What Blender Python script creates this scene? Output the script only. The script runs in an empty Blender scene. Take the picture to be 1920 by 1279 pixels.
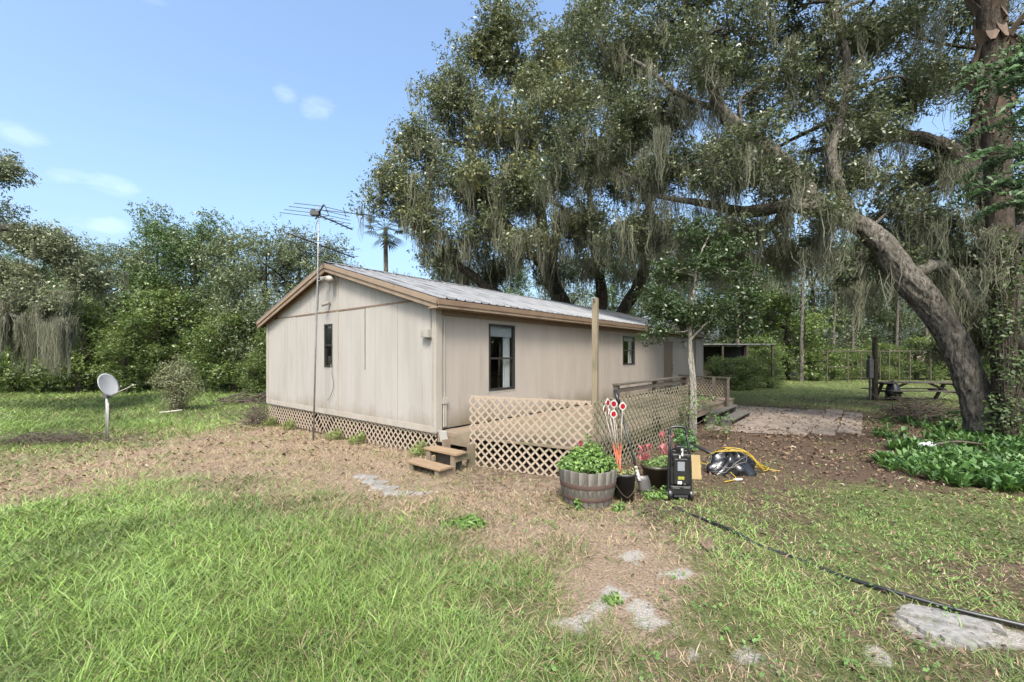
import bpy, math, random
import numpy as np
from mathutils import Vector, Matrix

# ------------------------------------------------------------------ camera, sky, sun, exposure
scene = bpy.context.scene
COL = scene.collection
CAM_Z = 1.93
cam_data = bpy.data.cameras.new("camera")
cam_data.lens = 796 / 1920 * 36
cam_data.sensor_width = 36
cam_data.shift_y = 26.5 / 1920
cam_data.clip_start = 0.05
cam_data.clip_end = 3000
cam = bpy.data.objects.new("camera", cam_data)
COL.objects.link(cam)
cam.location = (0, 0, CAM_Z)
cam.rotation_euler = (math.radians(90), 0, 0)
scene.camera = cam

SUN_EL, SUN_AZ = 52.0, 183.0          # azimuth clockwise from +Y: behind the camera
world = bpy.data.worlds.new("World")
scene.world = world
world.use_nodes = True
wn, wl = world.node_tree.nodes, world.node_tree.links
wn.clear()
w_out = wn.new("ShaderNodeOutputWorld")
w_bg = wn.new("ShaderNodeBackground")
w_bg.inputs[1].default_value = 0.15
sky = wn.new("ShaderNodeTexSky")
sky.sky_type = 'NISHITA'
sky.sun_disc = False
sky.sun_elevation = math.radians(SUN_EL)
sky.sun_rotation = math.radians(SUN_AZ)
sky.air_density = 1.0
sky.dust_density = 6.0
sky.ozone_density = 1.8
# thin cloud wisps, a noise veil over the whole sky
tc = wn.new("ShaderNodeTexCoord")
mp = wn.new("ShaderNodeMapping"); mp.inputs['Scale'].default_value = (7, 7, 16)
mp.inputs['Location'].default_value = (1.3, 0.4, 2.1)
nz = wn.new("ShaderNodeTexNoise"); nz.inputs['Scale'].default_value = 1.6; nz.inputs['Detail'].default_value = 7
nz.inputs['Roughness'].default_value = 0.55
rp = wn.new("ShaderNodeValToRGB")
rp.color_ramp.elements[0].position = 0.42; rp.color_ramp.elements[0].color = (0, 0, 0, 1)
rp.color_ramp.elements[1].position = 0.62; rp.color_ramp.elements[1].color = (0.75, 0.75, 0.75, 1)
wm = wn.new("ShaderNodeMixRGB"); wm.inputs[2].default_value = (7.2, 7.2, 7.4, 1)
wl.new(tc.outputs['Generated'], mp.inputs[0]); wl.new(mp.outputs[0], nz.inputs['Vector'])
wl.new(nz.outputs['Fac'], rp.inputs[0])
acc = None            # small fair-weather puffs: bearing, elevation, half width, half height (radians)
for (bx0, el0, hw_, hh_) in ((-.714, .575, .07, .018), (-.43, .480, .050, .032), (-.495, .492, .035, .022), (-.866, .325, .055, .020), (-.79, .284, .10, .022), (-.76, .22, .06, .02),
                             (.35, .6, .1, .03), (1.4, .4, .12, .03), (-1.9, .4, .12, .03), (2.6, .35, .12, .03), (-2.7, .5, .1, .03)):
    cdir = (math.sin(bx0) * math.cos(el0), math.cos(bx0) * math.cos(el0), math.sin(el0))
    sub = wn.new("ShaderNodeVectorMath"); sub.operation = 'SUBTRACT'; sub.inputs[1].default_value = cdir
    scl = wn.new("ShaderNodeVectorMath"); scl.operation = 'MULTIPLY'; scl.inputs[1].default_value = (1 / hw_, 1 / hw_, 1 / hh_)
    ln_ = wn.new("ShaderNodeVectorMath"); ln_.operation = 'LENGTH'
    mr_ = wn.new("ShaderNodeMapRange"); mr_.inputs[1].default_value = 1.0; mr_.inputs[2].default_value = 0.2
    wl.new(tc.outputs['Generated'], sub.inputs[0]); wl.new(sub.outputs[0], scl.inputs[0]); wl.new(scl.outputs[0], ln_.inputs[0]); wl.new(ln_.outputs['Value'], mr_.inputs[0])
    if acc is None:
        acc = mr_.outputs[0]
    else:
        mxm = wn.new("ShaderNodeMath"); mxm.operation = 'MAXIMUM'; wl.new(acc, mxm.inputs[0]); wl.new(mr_.outputs[0], mxm.inputs[1]); acc = mxm.outputs[0]
ma0 = wn.new("ShaderNodeMath"); ma0.operation = 'MULTIPLY_ADD'; ma0.inputs[1].default_value = 4.2; ma0.inputs[2].default_value = -2.1
wl.new(nz.outputs['Fac'], ma0.inputs[0])
mul = wn.new("ShaderNodeMath"); mul.operation = 'ADD'; wl.new(acc, mul.inputs[0]); wl.new(ma0.outputs[0], mul.inputs[1])
gate = wn.new("ShaderNodeMapRange"); gate.inputs[1].default_value = .45; gate.inputs[2].default_value = 1.25; gate.inputs[4].default_value = .07
wl.new(mul.outputs[0], gate.inputs[0])
gm = wn.new("ShaderNodeMath"); gm.operation = 'MULTIPLY'; gs = wn.new("ShaderNodeMath"); gs.operation = 'GREATER_THAN'; gs.inputs[1].default_value = 0.0
wl.new(acc, gs.inputs[0]); sm = wn.new("ShaderNodeMapRange"); sm.inputs[1].default_value = 0; sm.inputs[2].default_value = .5; wl.new(acc, sm.inputs[0])
wl.new(gate.outputs[0], gm.inputs[0]); wl.new(sm.outputs[0], gm.inputs[1]); wl.new(gm.outputs[0], wm.inputs[0])
wt = wn.new("ShaderNodeMixRGB"); wt.blend_type = 'MULTIPLY'; wt.inputs[0].default_value = 1; wt.inputs[2].default_value = (.91, 1.0, 1.03, 1)
wl.new(sky.outputs[0], wt.inputs[1]); wl.new(wt.outputs[0], wm.inputs[1]); wl.new(wm.outputs[0], w_bg.inputs[0]); wl.new(w_bg.outputs[0], w_out.inputs[0])

sun_data = bpy.data.lights.new("sun", 'SUN')
sun_data.energy = 2.2
sun_data.angle = math.radians(14)
sun_data.color = (1.0, 0.94, 0.86)
sun = bpy.data.objects.new("sun", sun_data)
COL.objects.link(sun)
_el, _az = math.radians(SUN_EL), math.radians(SUN_AZ)
_to = Vector((math.sin(_az) * math.cos(_el), math.cos(_az) * math.cos(_el), math.sin(_el)))
sun.rotation_euler = _to.to_track_quat('Z', 'Y').to_euler()
sun.location = _to * 60

vs = scene.view_settings
vs.view_transform = 'Standard'
vs.look = 'None'
vs.exposure = 1.42
vs.gamma = 1.0
vs.use_curve_mapping = False
scene.cycles.max_bounces = 6
scene.cycles.diffuse_bounces = 4
scene.cycles.transparent_max_bounces = 8

# ------------------------------------------------------------------ helpers
RS = np.random.RandomState(7)
random.seed(7)
F_PX, HORIZON = 796.0, 666.0


def sv(px, py, d):
    """survey point: where something seen at photo pixel px,py and standing d metres away is in the place"""
    return ((px - 960) / F_PX * d, d, CAM_Z + (HORIZON - py) / F_PX * d)


_tab = RS.rand(256, 256)


def vnoise(x, y):
    x = np.asarray(x, float); y = np.asarray(y, float)
    xi = np.floor(x).astype(int); yi = np.floor(y).astype(int)
    fx = x - xi; fy = y - yi
    fx = fx * fx * (3 - 2 * fx); fy = fy * fy * (3 - 2 * fy)
    a = _tab[xi & 255, yi & 255]; b = _tab[(xi + 1) & 255, yi & 255]
    c = _tab[xi & 255, (yi + 1) & 255]; d = _tab[(xi + 1) & 255, (yi + 1) & 255]
    return (a * (1 - fx) + b * fx) * (1 - fy) + (c * (1 - fx) + d * fx) * fy


def fbm(x, y, o=4):
    s = 0; a = 0.5; t = 0
    for i in range(o):
        s = s + a * vnoise(x * 2 ** i + 17.3 * i, y * 2 ** i + 5.1 * i); t += a; a *= 0.5
    return s / t


def gz(x, y):
    x = np.asarray(x, float); y = np.asarray(y, float)
    z = -0.03 * np.clip(-(x + 1.0), 0, 9)
    z = z + 0.05 * (fbm(x * 0.55 + 3, y * 0.55, 3) - 0.5) * np.clip((np.hypot(x, y) - 1) / 6, 0.25, 1)
    return z


def np_mesh(name, verts, faces, colors=None, smooth=False, point_colors=None):
    """faces: array (n,k), or list of such arrays with different k"""
    if not isinstance(faces, (list, tuple)):
        faces = [faces]
    faces = [f for f in faces if len(f)]
    me = bpy.data.meshes.new(name)
    v = np.ascontiguousarray(verts, dtype=np.float32)
    me.vertices.add(len(v)); me.vertices.foreach_set("co", v.ravel())
    tot = np.concatenate([np.full(len(f), f.shape[1], np.int32) for f in faces])
    idx = np.concatenate([f.ravel() for f in faces]).astype(np.int32)
    me.loops.add(len(idx)); me.loops.foreach_set("vertex_index", idx)
    me.polygons.add(len(tot))
    st = np.zeros(len(tot), np.int32); st[1:] = np.cumsum(tot)[:-1]
    me.polygons.foreach_set("loop_start", st); me.polygons.foreach_set("loop_total", tot)
    if smooth:
        me.polygons.foreach_set("use_smooth", np.ones(len(tot), bool))
    me.update(calc_edges=True)
    if colors is not None:
        a = me.attributes.new("Col", 'FLOAT_COLOR', 'FACE')
        c = np.ones((len(tot), 4), np.float32); c[:, :3] = colors
        a.data.foreach_set("color", c.ravel())
    if point_colors is not None:
        a = me.attributes.new("cover", 'FLOAT_COLOR', 'POINT')
        c = np.ones((len(v), 4), np.float32); c[:, :3] = point_colors
        a.data.foreach_set("color", c.ravel())
    return me


def add(name, me, mat=None, parent=None, loc=None, rot=None):
    o = bpy.data.objects.new(name, me)
    if mat is not None and me is not None and not me.materials:
        me.materials.append(mat)
    COL.objects.link(o)
    if parent is not None:
        o.parent = parent
    if loc is not None:
        o.location = loc
    if rot is not None:
        o.rotation_euler = rot
    return o


def thing(name, label, cat, loc=(0, 0, 0), rz=0.0, group=None):
    o = bpy.data.objects.new(name, None)
    o.empty_display_size = 0.2
    COL.objects.link(o)
    o.location = loc; o.rotation_euler = (0, 0, rz)
    return tag(o, label, cat, group)


def tag(o, label, cat, group=None):
    o["label"] = label; o["category"] = cat
    if group:
        o["group"] = group
    return o


class MB:
    """collects shapes into one mesh"""
    def __init__(self):
        self.v = []; self.f = []

    def quad(self, a, b, c, d):
        n = len(self.v); self.v += [a, b, c, d]; self.f.append((n, n + 1, n + 2, n + 3)); return self

    def box(self, x0, x1, y0, y1, z0, z1, M=None):
        n = len(self.v)
        p = [(x, y, z) for x in (x0, x1) for y in (y0, y1) for z in (z0, z1)]
        if M is not None:
            p = [tuple(M @ Vector(q)) for q in p]
        self.v += p
        for f in ((0, 1, 3, 2), (4, 6, 7, 5), (0, 4, 5, 1), (2, 3, 7, 6), (0, 2, 6, 4), (1, 5, 7, 3)):
            self.f.append(tuple(n + i for i in f))
        return self

    def tube(self, pts, radii, n=8, cap=True):
        V, Q = tube_arrays(pts, radii, n)
        b = len(self.v)
        self.v += [tuple(p) for p in V]
        self.f += [tuple(int(i) + b for i in q) for q in Q]
        if cap:
            self.f.append(tuple(b + i for i in range(n))[::-1])
            self.f.append(tuple(b + len(V) - n + i for i in range(n)))
        return self

    def lathe(self, prof, n=24, c=(0, 0, 0)):
        b = len(self.v)
        for r, z in prof:
            for i in range(n):
                a = 2 * math.pi * i / n
                self.v.append((c[0] + r * math.cos(a), c[1] + r * math.sin(a), c[2] + z))
        for k in range(len(prof) - 1):
            for i in range(n):
                j = (i + 1) % n
                self.f.append((b + k * n + i, b + k * n + j, b + (k + 1) * n + j, b + (k + 1) * n + i))
        return self

    def mesh(self, name, smooth=False, bevel=0.0):
        me = bpy.data.meshes.new(name)
        me.from_pydata(self.v, [], self.f)
        if smooth:
            me.polygons.foreach_set("use_smooth", np.ones(len(me.polygons), bool))
        me.update()
        return me

    def build(self, name, mat, parent=None, smooth=False, bevel=0.0, loc=None, rot=None):
        o = add(name, self.mesh(name, smooth), mat, parent, loc, rot)
        if bevel > 0:
            m = o.modifiers.new("bevel", 'BEVEL'); m.width = bevel; m.segments = 2; m.limit_method = 'ANGLE'
        return o


def tube_arrays(pts, radii, n=8):
    P = np.asarray(pts, float); R = np.asarray(radii, float)
    if R.ndim == 0:
        R = np.full(len(P), float(R))
    T = np.gradient(P, axis=0); T /= np.linalg.norm(T, axis=1)[:, None] + 1e-9
    ref = np.array([0.0, 0, 1]) if abs(T[0][2]) < 0.9 else np.array([1.0, 0, 0])
    V = np.zeros((len(P), n, 3)); a = np.arange(n) * 2 * math.pi / n
    U = np.cross(ref, T[0]); U /= np.linalg.norm(U)
    for i in range(len(P)):
        U = U - T[i] * U.dot(T[i]); U /= np.linalg.norm(U) + 1e-9
        W = np.cross(T[i], U)
        V[i] = P[i] + R[i] * (np.cos(a)[:, None] * U + np.sin(a)[:, None] * W)
    i, j = np.meshgrid(np.arange(len(P) - 1), np.arange(n), indexing='ij')
    j2 = (j + 1) % n
    Q = np.stack([i * n + j, i * n + j2, (i + 1) * n + j2, (i + 1) * n + j], -1).reshape(-1, 4)
    return V.reshape(-1, 3), Q


def spline(pts, k=6):
    P = np.asarray(pts, float)
    if len(P) < 3:
        t = np.linspace(0, 1, k + 1)[:, None]
        return P[0] * (1 - t) + P[-1] * t
    E = np.vstack([2 * P[0] - P[1], P, 2 * P[-1] - P[-2]])
    out = []
    for i in range(1, len(E) - 2):
        p0, p1, p2, p3 = E[i - 1], E[i], E[i + 1], E[i + 2]
        for t in np.arange(k) / k:
            out.append(0.5 * ((2 * p1) + (-p0 + p2) * t + (2 * p0 - 5 * p1 + 4 * p2 - p3) * t * t + (-p0 + 3 * p1 - 3 * p2 + p3) * t ** 3))
    out.append(P[-1])
    return np.array(out)


# ------------------------------------------------------------------ materials
def new_mat(name):
    m = bpy.data.materials.new(name); m.use_nodes = True
    return m, m.node_tree.nodes, m.node_tree.links, m.node_tree.nodes["Principled BSDF"]


ALB = 0.535


def pm(name, c1, c2=None, scale=6.0, stretch=(1, 1, 1), rough=0.7, metal=0.0, bump=0.0, detail=6, lo=0.35, hi=0.65,
       c3=None, scale3=1.5, lo3=0.52, hi3=0.68, stretch3=(1, 1, 1), spec=None, bump_scale=None, grime=None):
    """procedural surface: two noise-mixed colours, an optional third colour in patches, fine bump"""
    m, N, L, b = new_mat(name)
    c1, c2 = tuple(k * ALB for k in c1), tuple(k * ALB for k in (c2 or c1))
    c3 = None if c3 is None else tuple(k * ALB for k in c3)
    b.inputs['Roughness'].default_value = rough
    b.inputs['Metallic'].default_value = metal
    if spec is not None:
        b.inputs['Specular IOR Level'].default_value = spec
    tcn = N.new("ShaderNodeTexCoord")

    def noise(sc, st, det):
        mpn = N.new("ShaderNodeMapping"); mpn.inputs['Scale'].default_value = st
        n = N.new("ShaderNodeTexNoise"); n.inputs['Scale'].default_value = sc; n.inputs['Detail'].default_value = det
        n.inputs['Roughness'].default_value = 0.6
        L.new(tcn.outputs['Object'], mpn.inputs[0]); L.new(mpn.outputs[0], n.inputs['Vector'])
        return n

    def ramp(n, lo_, hi_):
        r = N.new("ShaderNodeMapRange"); r.inputs[1].default_value = lo_; r.inputs[2].default_value = hi_
        L.new(n.outputs['Fac'], r.inputs[0]); return r
    n1 = noise(scale, stretch, detail)
    mx = N.new("ShaderNodeMixRGB"); mx.inputs[1].default_value = (*c1, 1); mx.inputs[2].default_value = (*(c2 or c1), 1)
    L.new(ramp(n1, lo, hi).outputs[0], mx.inputs[0])
    out = mx
    if c3 is not None:
        n3 = noise(scale3, stretch3, 6)
        m3 = N.new("ShaderNodeMixRGB"); m3.inputs[2].default_value = (*c3, 1)
        L.new(ramp(n3, lo3, hi3).outputs[0], m3.inputs[0]); L.new(mx.outputs[0], m3.inputs[1]); out = m3
    if grime is not None:      # splash dirt along the foot of a wall, ragged upper edge
        z0, z1, gc = grime
        sx = N.new("ShaderNodeSeparateXYZ"); L.new(tcn.outputs['Object'], sx.inputs[0])
        ng = noise(2.2, (1, 1, .35), 6)
        ma = N.new("ShaderNodeMath"); ma.operation = 'MULTIPLY_ADD'; ma.inputs[1].default_value = -.9; L.new(ng.outputs['Fac'], ma.inputs[0])
        L.new(sx.outputs['Z'], ma.inputs[2])
        rg = N.new("ShaderNodeMapRange"); rg.inputs[1].default_value = z0 - .45; rg.inputs[2].default_value = z1 - .45
        rg.inputs[3].default_value = .85; rg.inputs[4].default_value = 0; L.new(ma.outputs[0], rg.inputs[0])
        mg = N.new("ShaderNodeMixRGB"); mg.inputs[2].default_value = (*gc, 1)
        L.new(rg.outputs[0], mg.inputs[0]); L.new(out.outputs[0], mg.inputs[1]); out = mg
    L.new(out.outputs[0], b.inputs['Base Color'])
    if bump:
        bn = N.new("ShaderNodeBump"); bn.inputs['Strength'].default_value = bump; bn.inputs['Distance'].default_value = 0.02
        nb = n1 if bump_scale is None else noise(bump_scale, stretch, 8)
        L.new(nb.outputs['Fac'], bn.inputs['Height']); L.new(bn.outputs[0], b.inputs['Normal'])
    return m


def leaf_mat(name, rough=0.5, trans=0.3, spec=0.4):
    m, N, L, b = new_mat(name)
    at = N.new("ShaderNodeAttribute"); at.attribute_name = "Col"
    L.new(at.outputs['Color'], b.inputs['Base Color'])
    b.inputs['Roughness'].default_value = rough
    b.inputs['Specular IOR Level'].default_value = spec
    t = N.new("ShaderNodeBsdfTranslucent")
    hs = N.new("ShaderNodeHueSaturation"); hs.inputs['Hue'].default_value = 0.48; hs.inputs['Saturation'].default_value = 1.1
    hs.inputs['Value'].default_value = 1.3
    L.new(at.outputs['Color'], hs.inputs['Color']); L.new(hs.outputs[0], t.inputs[0])
    mx = N.new("ShaderNodeMixShader"); mx.inputs[0].default_value = trans
    L.new(b.outputs[0], mx.inputs[1]); L.new(t.outputs[0], mx.inputs[2])
    L.new(mx.outputs[0], N["Material Output"].inputs[0])
    return m


M_LEAF = leaf_mat("oak_leaf", 0.38, 0.26, 0.55)
M_GRASS = leaf_mat("grass_blade", 0.55, 0.18, 0.35)
M_MOSS = leaf_mat("spanish_moss", 0.9, 0.3, 0.1)
M_LITTER = leaf_mat("dry_leaf", 0.8, 0.1, 0.2)
M_PLANT = leaf_mat("garden_leaf", 0.5, 0.3, 0.35)


def bark_mat(name, c1, c2, c3, sc=9.0):
    m, N, L, b = new_mat(name)
    b.inputs['Roughness'].default_value = 0.95; b.inputs['Specular IOR Level'].default_value = 0.1
    at = N.new("ShaderNodeTexCoord")
    def noise(scale, st, det=8, rough=.65):
        mpn = N.new("ShaderNodeMapping"); mpn.inputs['Scale'].default_value = st
        n = N.new("ShaderNodeTexNoise"); n.inputs['Scale'].default_value = scale; n.inputs['Detail'].default_value = det; n.inputs['Roughness'].default_value = rough
        n.inputs['Distortion'].default_value = .6
        L.new(at.outputs['Object'], mpn.inputs[0]); L.new(mpn.outputs[0], n.inputs['Vector']); return n
    n1 = noise(sc * 1.9, (1, 1, .30)); n2 = noise(sc * 5, (1, 1, .5), 6); n3 = noise(1.6, (1, 1, 1), 6)
    ad = N.new("ShaderNodeMath"); ad.operation = 'MULTIPLY_ADD'; ad.inputs[1].default_value = .35
    L.new(n2.outputs['Fac'], ad.inputs[0]); L.new(n1.outputs['Fac'], ad.inputs[2])
    def rng(sck, lo, hi):
        r = N.new("ShaderNodeMapRange"); r.inputs[1].default_value = lo; r.inputs[2].default_value = hi; L.new(sck, r.inputs[0]); return r.outputs[0]
    mx = N.new("ShaderNodeMixRGB"); mx.inputs[1].default_value = (*c1, 1); mx.inputs[2].default_value = (*c2, 1)
    L.new(rng(ad.outputs[0], .52, .82), mx.inputs[0])
    m3 = N.new("ShaderNodeMixRGB"); m3.inputs[2].default_value = (*c3, 1)
    L.new(rng(n3.outputs['Fac'], .52, .68), m3.inputs[0]); L.new(mx.outputs[0], m3.inputs[1])
    L.new(m3.outputs[0], b.inputs['Base Color'])
    bn = N.new("ShaderNodeBump"); bn.inputs['Strength'].default_value = 1.0; bn.inputs['Distance'].default_value = 0.05
    L.new(ad.outputs[0], bn.inputs['Height']); L.new(bn.outputs[0], b.inputs['Normal'])
    return m


M_BARK = bark_mat("oak_bark", (0.016, 0.014, 0.011), (0.165, 0.150, 0.128), (0.075, 0.068, 0.055))
M_BARK_DARK = bark_mat("dark_bark", (0.012, 0.010, 0.008), (0.07, 0.06, 0.05), (0.04, 0.038, 0.03), 7.0)
M_BARK_PALE = bark_mat("pale_bark", (0.12, 0.11, 0.09), (0.34, 0.32, 0.28), (0.20, 0.19, 0.15), 14.0)
M_PALM = bark_mat("palm_trunk", (0.018, 0.014, 0.011), (0.085, 0.068, 0.054), (0.05, 0.042, 0.034), 8.0)
M_BOOT = pm("palm_boot", (0.24, 0.165, 0.115), (0.10, 0.065, 0.045), 7, (1, 1, .3), 0.9, bump=0.4)
M_SIDING_G = pm("siding_gable", (0.530, 0.494, 0.455), (0.480, 0.446, 0.408), 2.4, (1, 1, 0.25), 0.75, bump=0.12, bump_scale=30,
                c3=(0.41, 0.365, 0.32), scale3=1.1, lo3=0.55, hi3=0.85, stretch3=(1, 1.6, 0.3), grime=(.35, .8, (.16, .13, .10)))
M_SIDING_R = pm("siding_front", (0.535, 0.468, 0.405), (0.480, 0.418, 0.36), 2.4, (1, 1, 0.22), 0.75, bump=0.12, bump_scale=30,
                c3=(0.40, 0.33, 0.265), scale3=1.2, lo3=0.58, hi3=0.9, stretch3=(2.2, 1, 0.3), grime=(.45, .95, (.11, .085, .05)))
M_TRIM = pm("corner_trim", (0.53, 0.48, 0.42), (0.46, 0.41, 0.35), 5, (1, 1, .3), 0.65)
M_FASCIA = pm("fascia_paint", (0.39, 0.285, 0.195), (0.33, 0.24, 0.165), 4, (1, 1, 1), 0.6, bump=0.05, c3=(0.25, 0.16, 0.10), scale3=2.0, lo3=.58)
M_FASCIA2 = pm("eave_paint", (0.30, 0.20, 0.13), (0.25, 0.165, 0.105), 4, (1, 1, 1), 0.6, bump=0.05)
M_SOFFIT = pm("soffit_board", (0.33, 0.17, 0.085), (0.25, 0.13, 0.07), 5, (1, 1, 1), 0.75)
M_ROOF = pm("galvanised_roof", (0.47, 0.47, 0.47), (0.38, 0.38, 0.38), 3, (3, .4, 1), 0.42, 0.35, bump=0.05,
            c3=(0.09, 0.085, 0.075), scale3=1.3, lo3=0.45, hi3=0.66, stretch3=(2.5, 0.5, 1))
M_WINFRAME = pm("window_frame", (0.045, 0.042, 0.04), (0.07, 0.065, 0.06), 8, rough=0.4, metal=0.3)
M_WHITE = pm("white_cloth", (0.75, 0.76, 0.78), (0.66, 0.67, 0.70), 5, rough=0.8)
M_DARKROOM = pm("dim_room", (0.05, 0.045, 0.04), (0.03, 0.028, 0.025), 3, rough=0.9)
M_LATTICE = pm("lattice_paint", (0.52, 0.415, 0.315), (0.42, 0.33, 0.245), 9, rough=0.75, bump=0.1, c3=(0.30, 0.27, 0.18), scale3=2.5, lo3=.56)
M_LATTICE_OLD = pm("lattice_weathered", (0.36, 0.32, 0.22), (0.27, 0.23, 0.15), 9, rough=0.85, bump=0.1, c3=(0.13, 0.14, 0.06), scale3=2.5, lo3=.48)
M_DECK = pm("deck_wood", (0.34, 0.26, 0.18), (0.24, 0.18, 0.125), 5, (6, .5, 1), 0.85, bump=0.3, c3=(0.16, 0.15, 0.08), scale3=1.6, lo3=.52)
M_STEP = pm("step_wood", (0.42, 0.29, 0.17), (0.30, 0.20, 0.12), 5, (6, .5, 1), 0.8, bump=0.3, c3=(0.22, 0.16, .10), scale3=3, lo3=.55)
M_WOOD_DARK = pm("weathered_rail", (0.105, 0.080, 0.060), (0.16, 0.125, 0.095), 6, (1, 1, 1), 0.9, bump=0.3, c3=(0.07, 0.075, 0.045), scale3=2)
M_WOOD_GREY = pm("grey_tread", (0.17, 0.155, 0.135), (0.11, 0.10, 0.085), 6, (1, 4, 1), 0.9, bump=0.3)
M_POST = pm("post_wood", (0.34, 0.28, 0.185), (0.25, 0.20, 0.13), 5, (4, 4, .3), 0.85, bump=0.3, c3=(0.17, 0.15, 0.09), scale3=2)
M_GALV = pm("galvanised_pipe", (0.50, 0.50, 0.49), (0.34, 0.335, 0.33), 9, (1, 1, .3), 0.45, 0.6)
M_ALU = pm("dull_aluminium", (0.12, 0.12, 0.12), (0.08, 0.08, 0.08), 9, rough=0.5, metal=0.5)
M_DISH = pm("dish_paint", (0.66, 0.67, 0.69), (0.57, 0.58, 0.60), 4, rough=0.45, bump=0.02)
M_GREYPLASTIC = pm("grey_plastic", (0.42, 0.40, 0.36), (0.36, 0.34, 0.30), 5, rough=0.5)
M_BLACK = pm("black_plastic", (0.016, 0.016, 0.018), (0.028, 0.028, 0.03), 8, rough=0.38)
M_BLACKBAG = pm("black_bag", (0.012, 0.012, 0.014), (0.022, 0.022, 0.025), 8, rough=0.25, bump=0.5)
M_BUCKET = pm("bucket_plastic", (0.035, 0.037, 0.045), (0.05, 0.052, 0.06), 6, rough=0.5, c3=(0.09, 0.085, 0.07), scale3=4)
M_STAVE = pm("stave_wood", (0.30, 0.275, 0.24), (0.20, 0.18, 0.155), 7, (2, 2, .25), 0.9, bump=0.5, c3=(0.12, 0.105, 0.085), scale3=5, stretch3=(1, 1, .3))
M_RUST = pm("rusty_band", (0.115, 0.060, 0.042), (0.075, 0.045, 0.035), 12, rough=0.8, metal=0.2, bump=0.3)
M_SOIL = pm("soil", (0.05, 0.035, 0.025), (0.03, 0.022, 0.017), 20, rough=0.95, bump=0.8)
M_POT = pm("olive_pot", (0.075, 0.060, 0.035), (0.055, 0.045, 0.028), 5, rough=0.4)
M_ORANGE = pm("orange_fibreglass", (0.62, 0.14, 0.05), (0.52, 0.12, 0.05), 6, rough=0.45)
M_PALEROD = pm("pale_rod", (0.55, 0.50, 0.45), (0.48, 0.40, 0.34), 6, rough=0.5)
M_RED = pm("red_reflector", (0.50, 0.02, 0.035), (0.36, 0.01, 0.02), 30, rough=0.25)
M_WHITEPL = pm("white_plate", (0.72, 0.70, 0.66), (0.64, 0.62, 0.58), 6, rough=0.5)
M_STEEL = pm("worn_steel", (0.22, 0.21, 0.20), (0.15, 0.14, 0.135), 8, rough=0.5, metal=0.5)
M_YELLOW = pm("yellow_cable", (0.62, 0.42, 0.04), (0.52, 0.35, 0.04), 9, rough=0.5)
M_PLY = pm("plywood_scrap", (0.48, 0.36, 0.17), (0.38, 0.27, 0.12), 6, (1, 1, .3), 0.85, bump=0.2)
M_PAVER = pm("paver_stone", (0.38, 0.31, 0.255), (0.27, 0.215, 0.175), 6, rough=0.9, bump=0.4, c3=(0.17, 0.125, 0.09), scale3=2.2)
M_CONCRETE = pm("grey_concrete", (0.40, 0.385, 0.36), (0.24, 0.23, 0.215), 22, rough=0.95, bump=0.7, c3=(0.22, 0.20, 0.17), scale3=7, lo3=.58, hi3=.66)
M_HOSE = pm("black_pipe", (0.02, 0.021, 0.024), (0.04, 0.041, 0.045), 6, rough=0.4)
M_STICK = pm("dead_twig", (0.15, 0.115, 0.085), (0.09, 0.07, 0.055), 12, rough=0.95)
M_DOOR = pm("door_paint", (0.30, 0.205, 0.135), (0.27, 0.18, 0.12), 3, rough=0.6)
M_BRASS = pm("door_brass", (0.5, 0.33, 0.16), (0.4, 0.26, 0.12), 8, rough=0.3, metal=0.9)
M_LABEL = pm("grey_label", (0.33, 0.35, 0.37), (0.24, 0.26, 0.28), 60, (1, 1, 4), 0.5)
M_YLABEL = pm("yellow_label", (0.45, 0.45, 0.05), (0.35, 0.36, 0.05), 40, rough=0.5)
M_PATHDIRT = pm("trodden_path", (0.36, 0.295, 0.24), (0.25, 0.20, 0.16), 7, rough=0.95, bump=0.4, c3=(0.06, 0.045, 0.03), scale3=6)


def glass_mat():
    m, N, L, b = new_mat("window_glass")
    t = N.new("ShaderNodeBsdfTransparent"); t.inputs[0].default_value = (0.86, 0.88, 0.88, 1)
    g = N.new("ShaderNodeBsdfGlossy"); g.inputs['Roughness'].default_value = 0.03; g.inputs[0].default_value = (0.9, 0.9, 0.9, 1)
    lw = N.new("ShaderNodeLayerWeight"); pw = N.new("ShaderNodeMath"); pw.operation = 'POWER'; pw.inputs[1].default_value = 5
    fr = N.new("ShaderNodeMath"); fr.operation = 'MULTIPLY_ADD'; fr.inputs[1].default_value = .94; fr.inputs[2].default_value = .06
    L.new(lw.outputs['Facing'], pw.inputs[0]); L.new(pw.outputs[0], fr.inputs[0])
    mx = N.new("ShaderNodeMixShader")
    L.new(fr.outputs[0], mx.inputs[0]); L.new(t.outputs[0], mx.inputs[1]); L.new(g.outputs[0], mx.inputs[2])
    L.new(mx.outputs[0], N["Material Output"].inputs[0])
    return m


M_GLASS = glass_mat()


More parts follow.
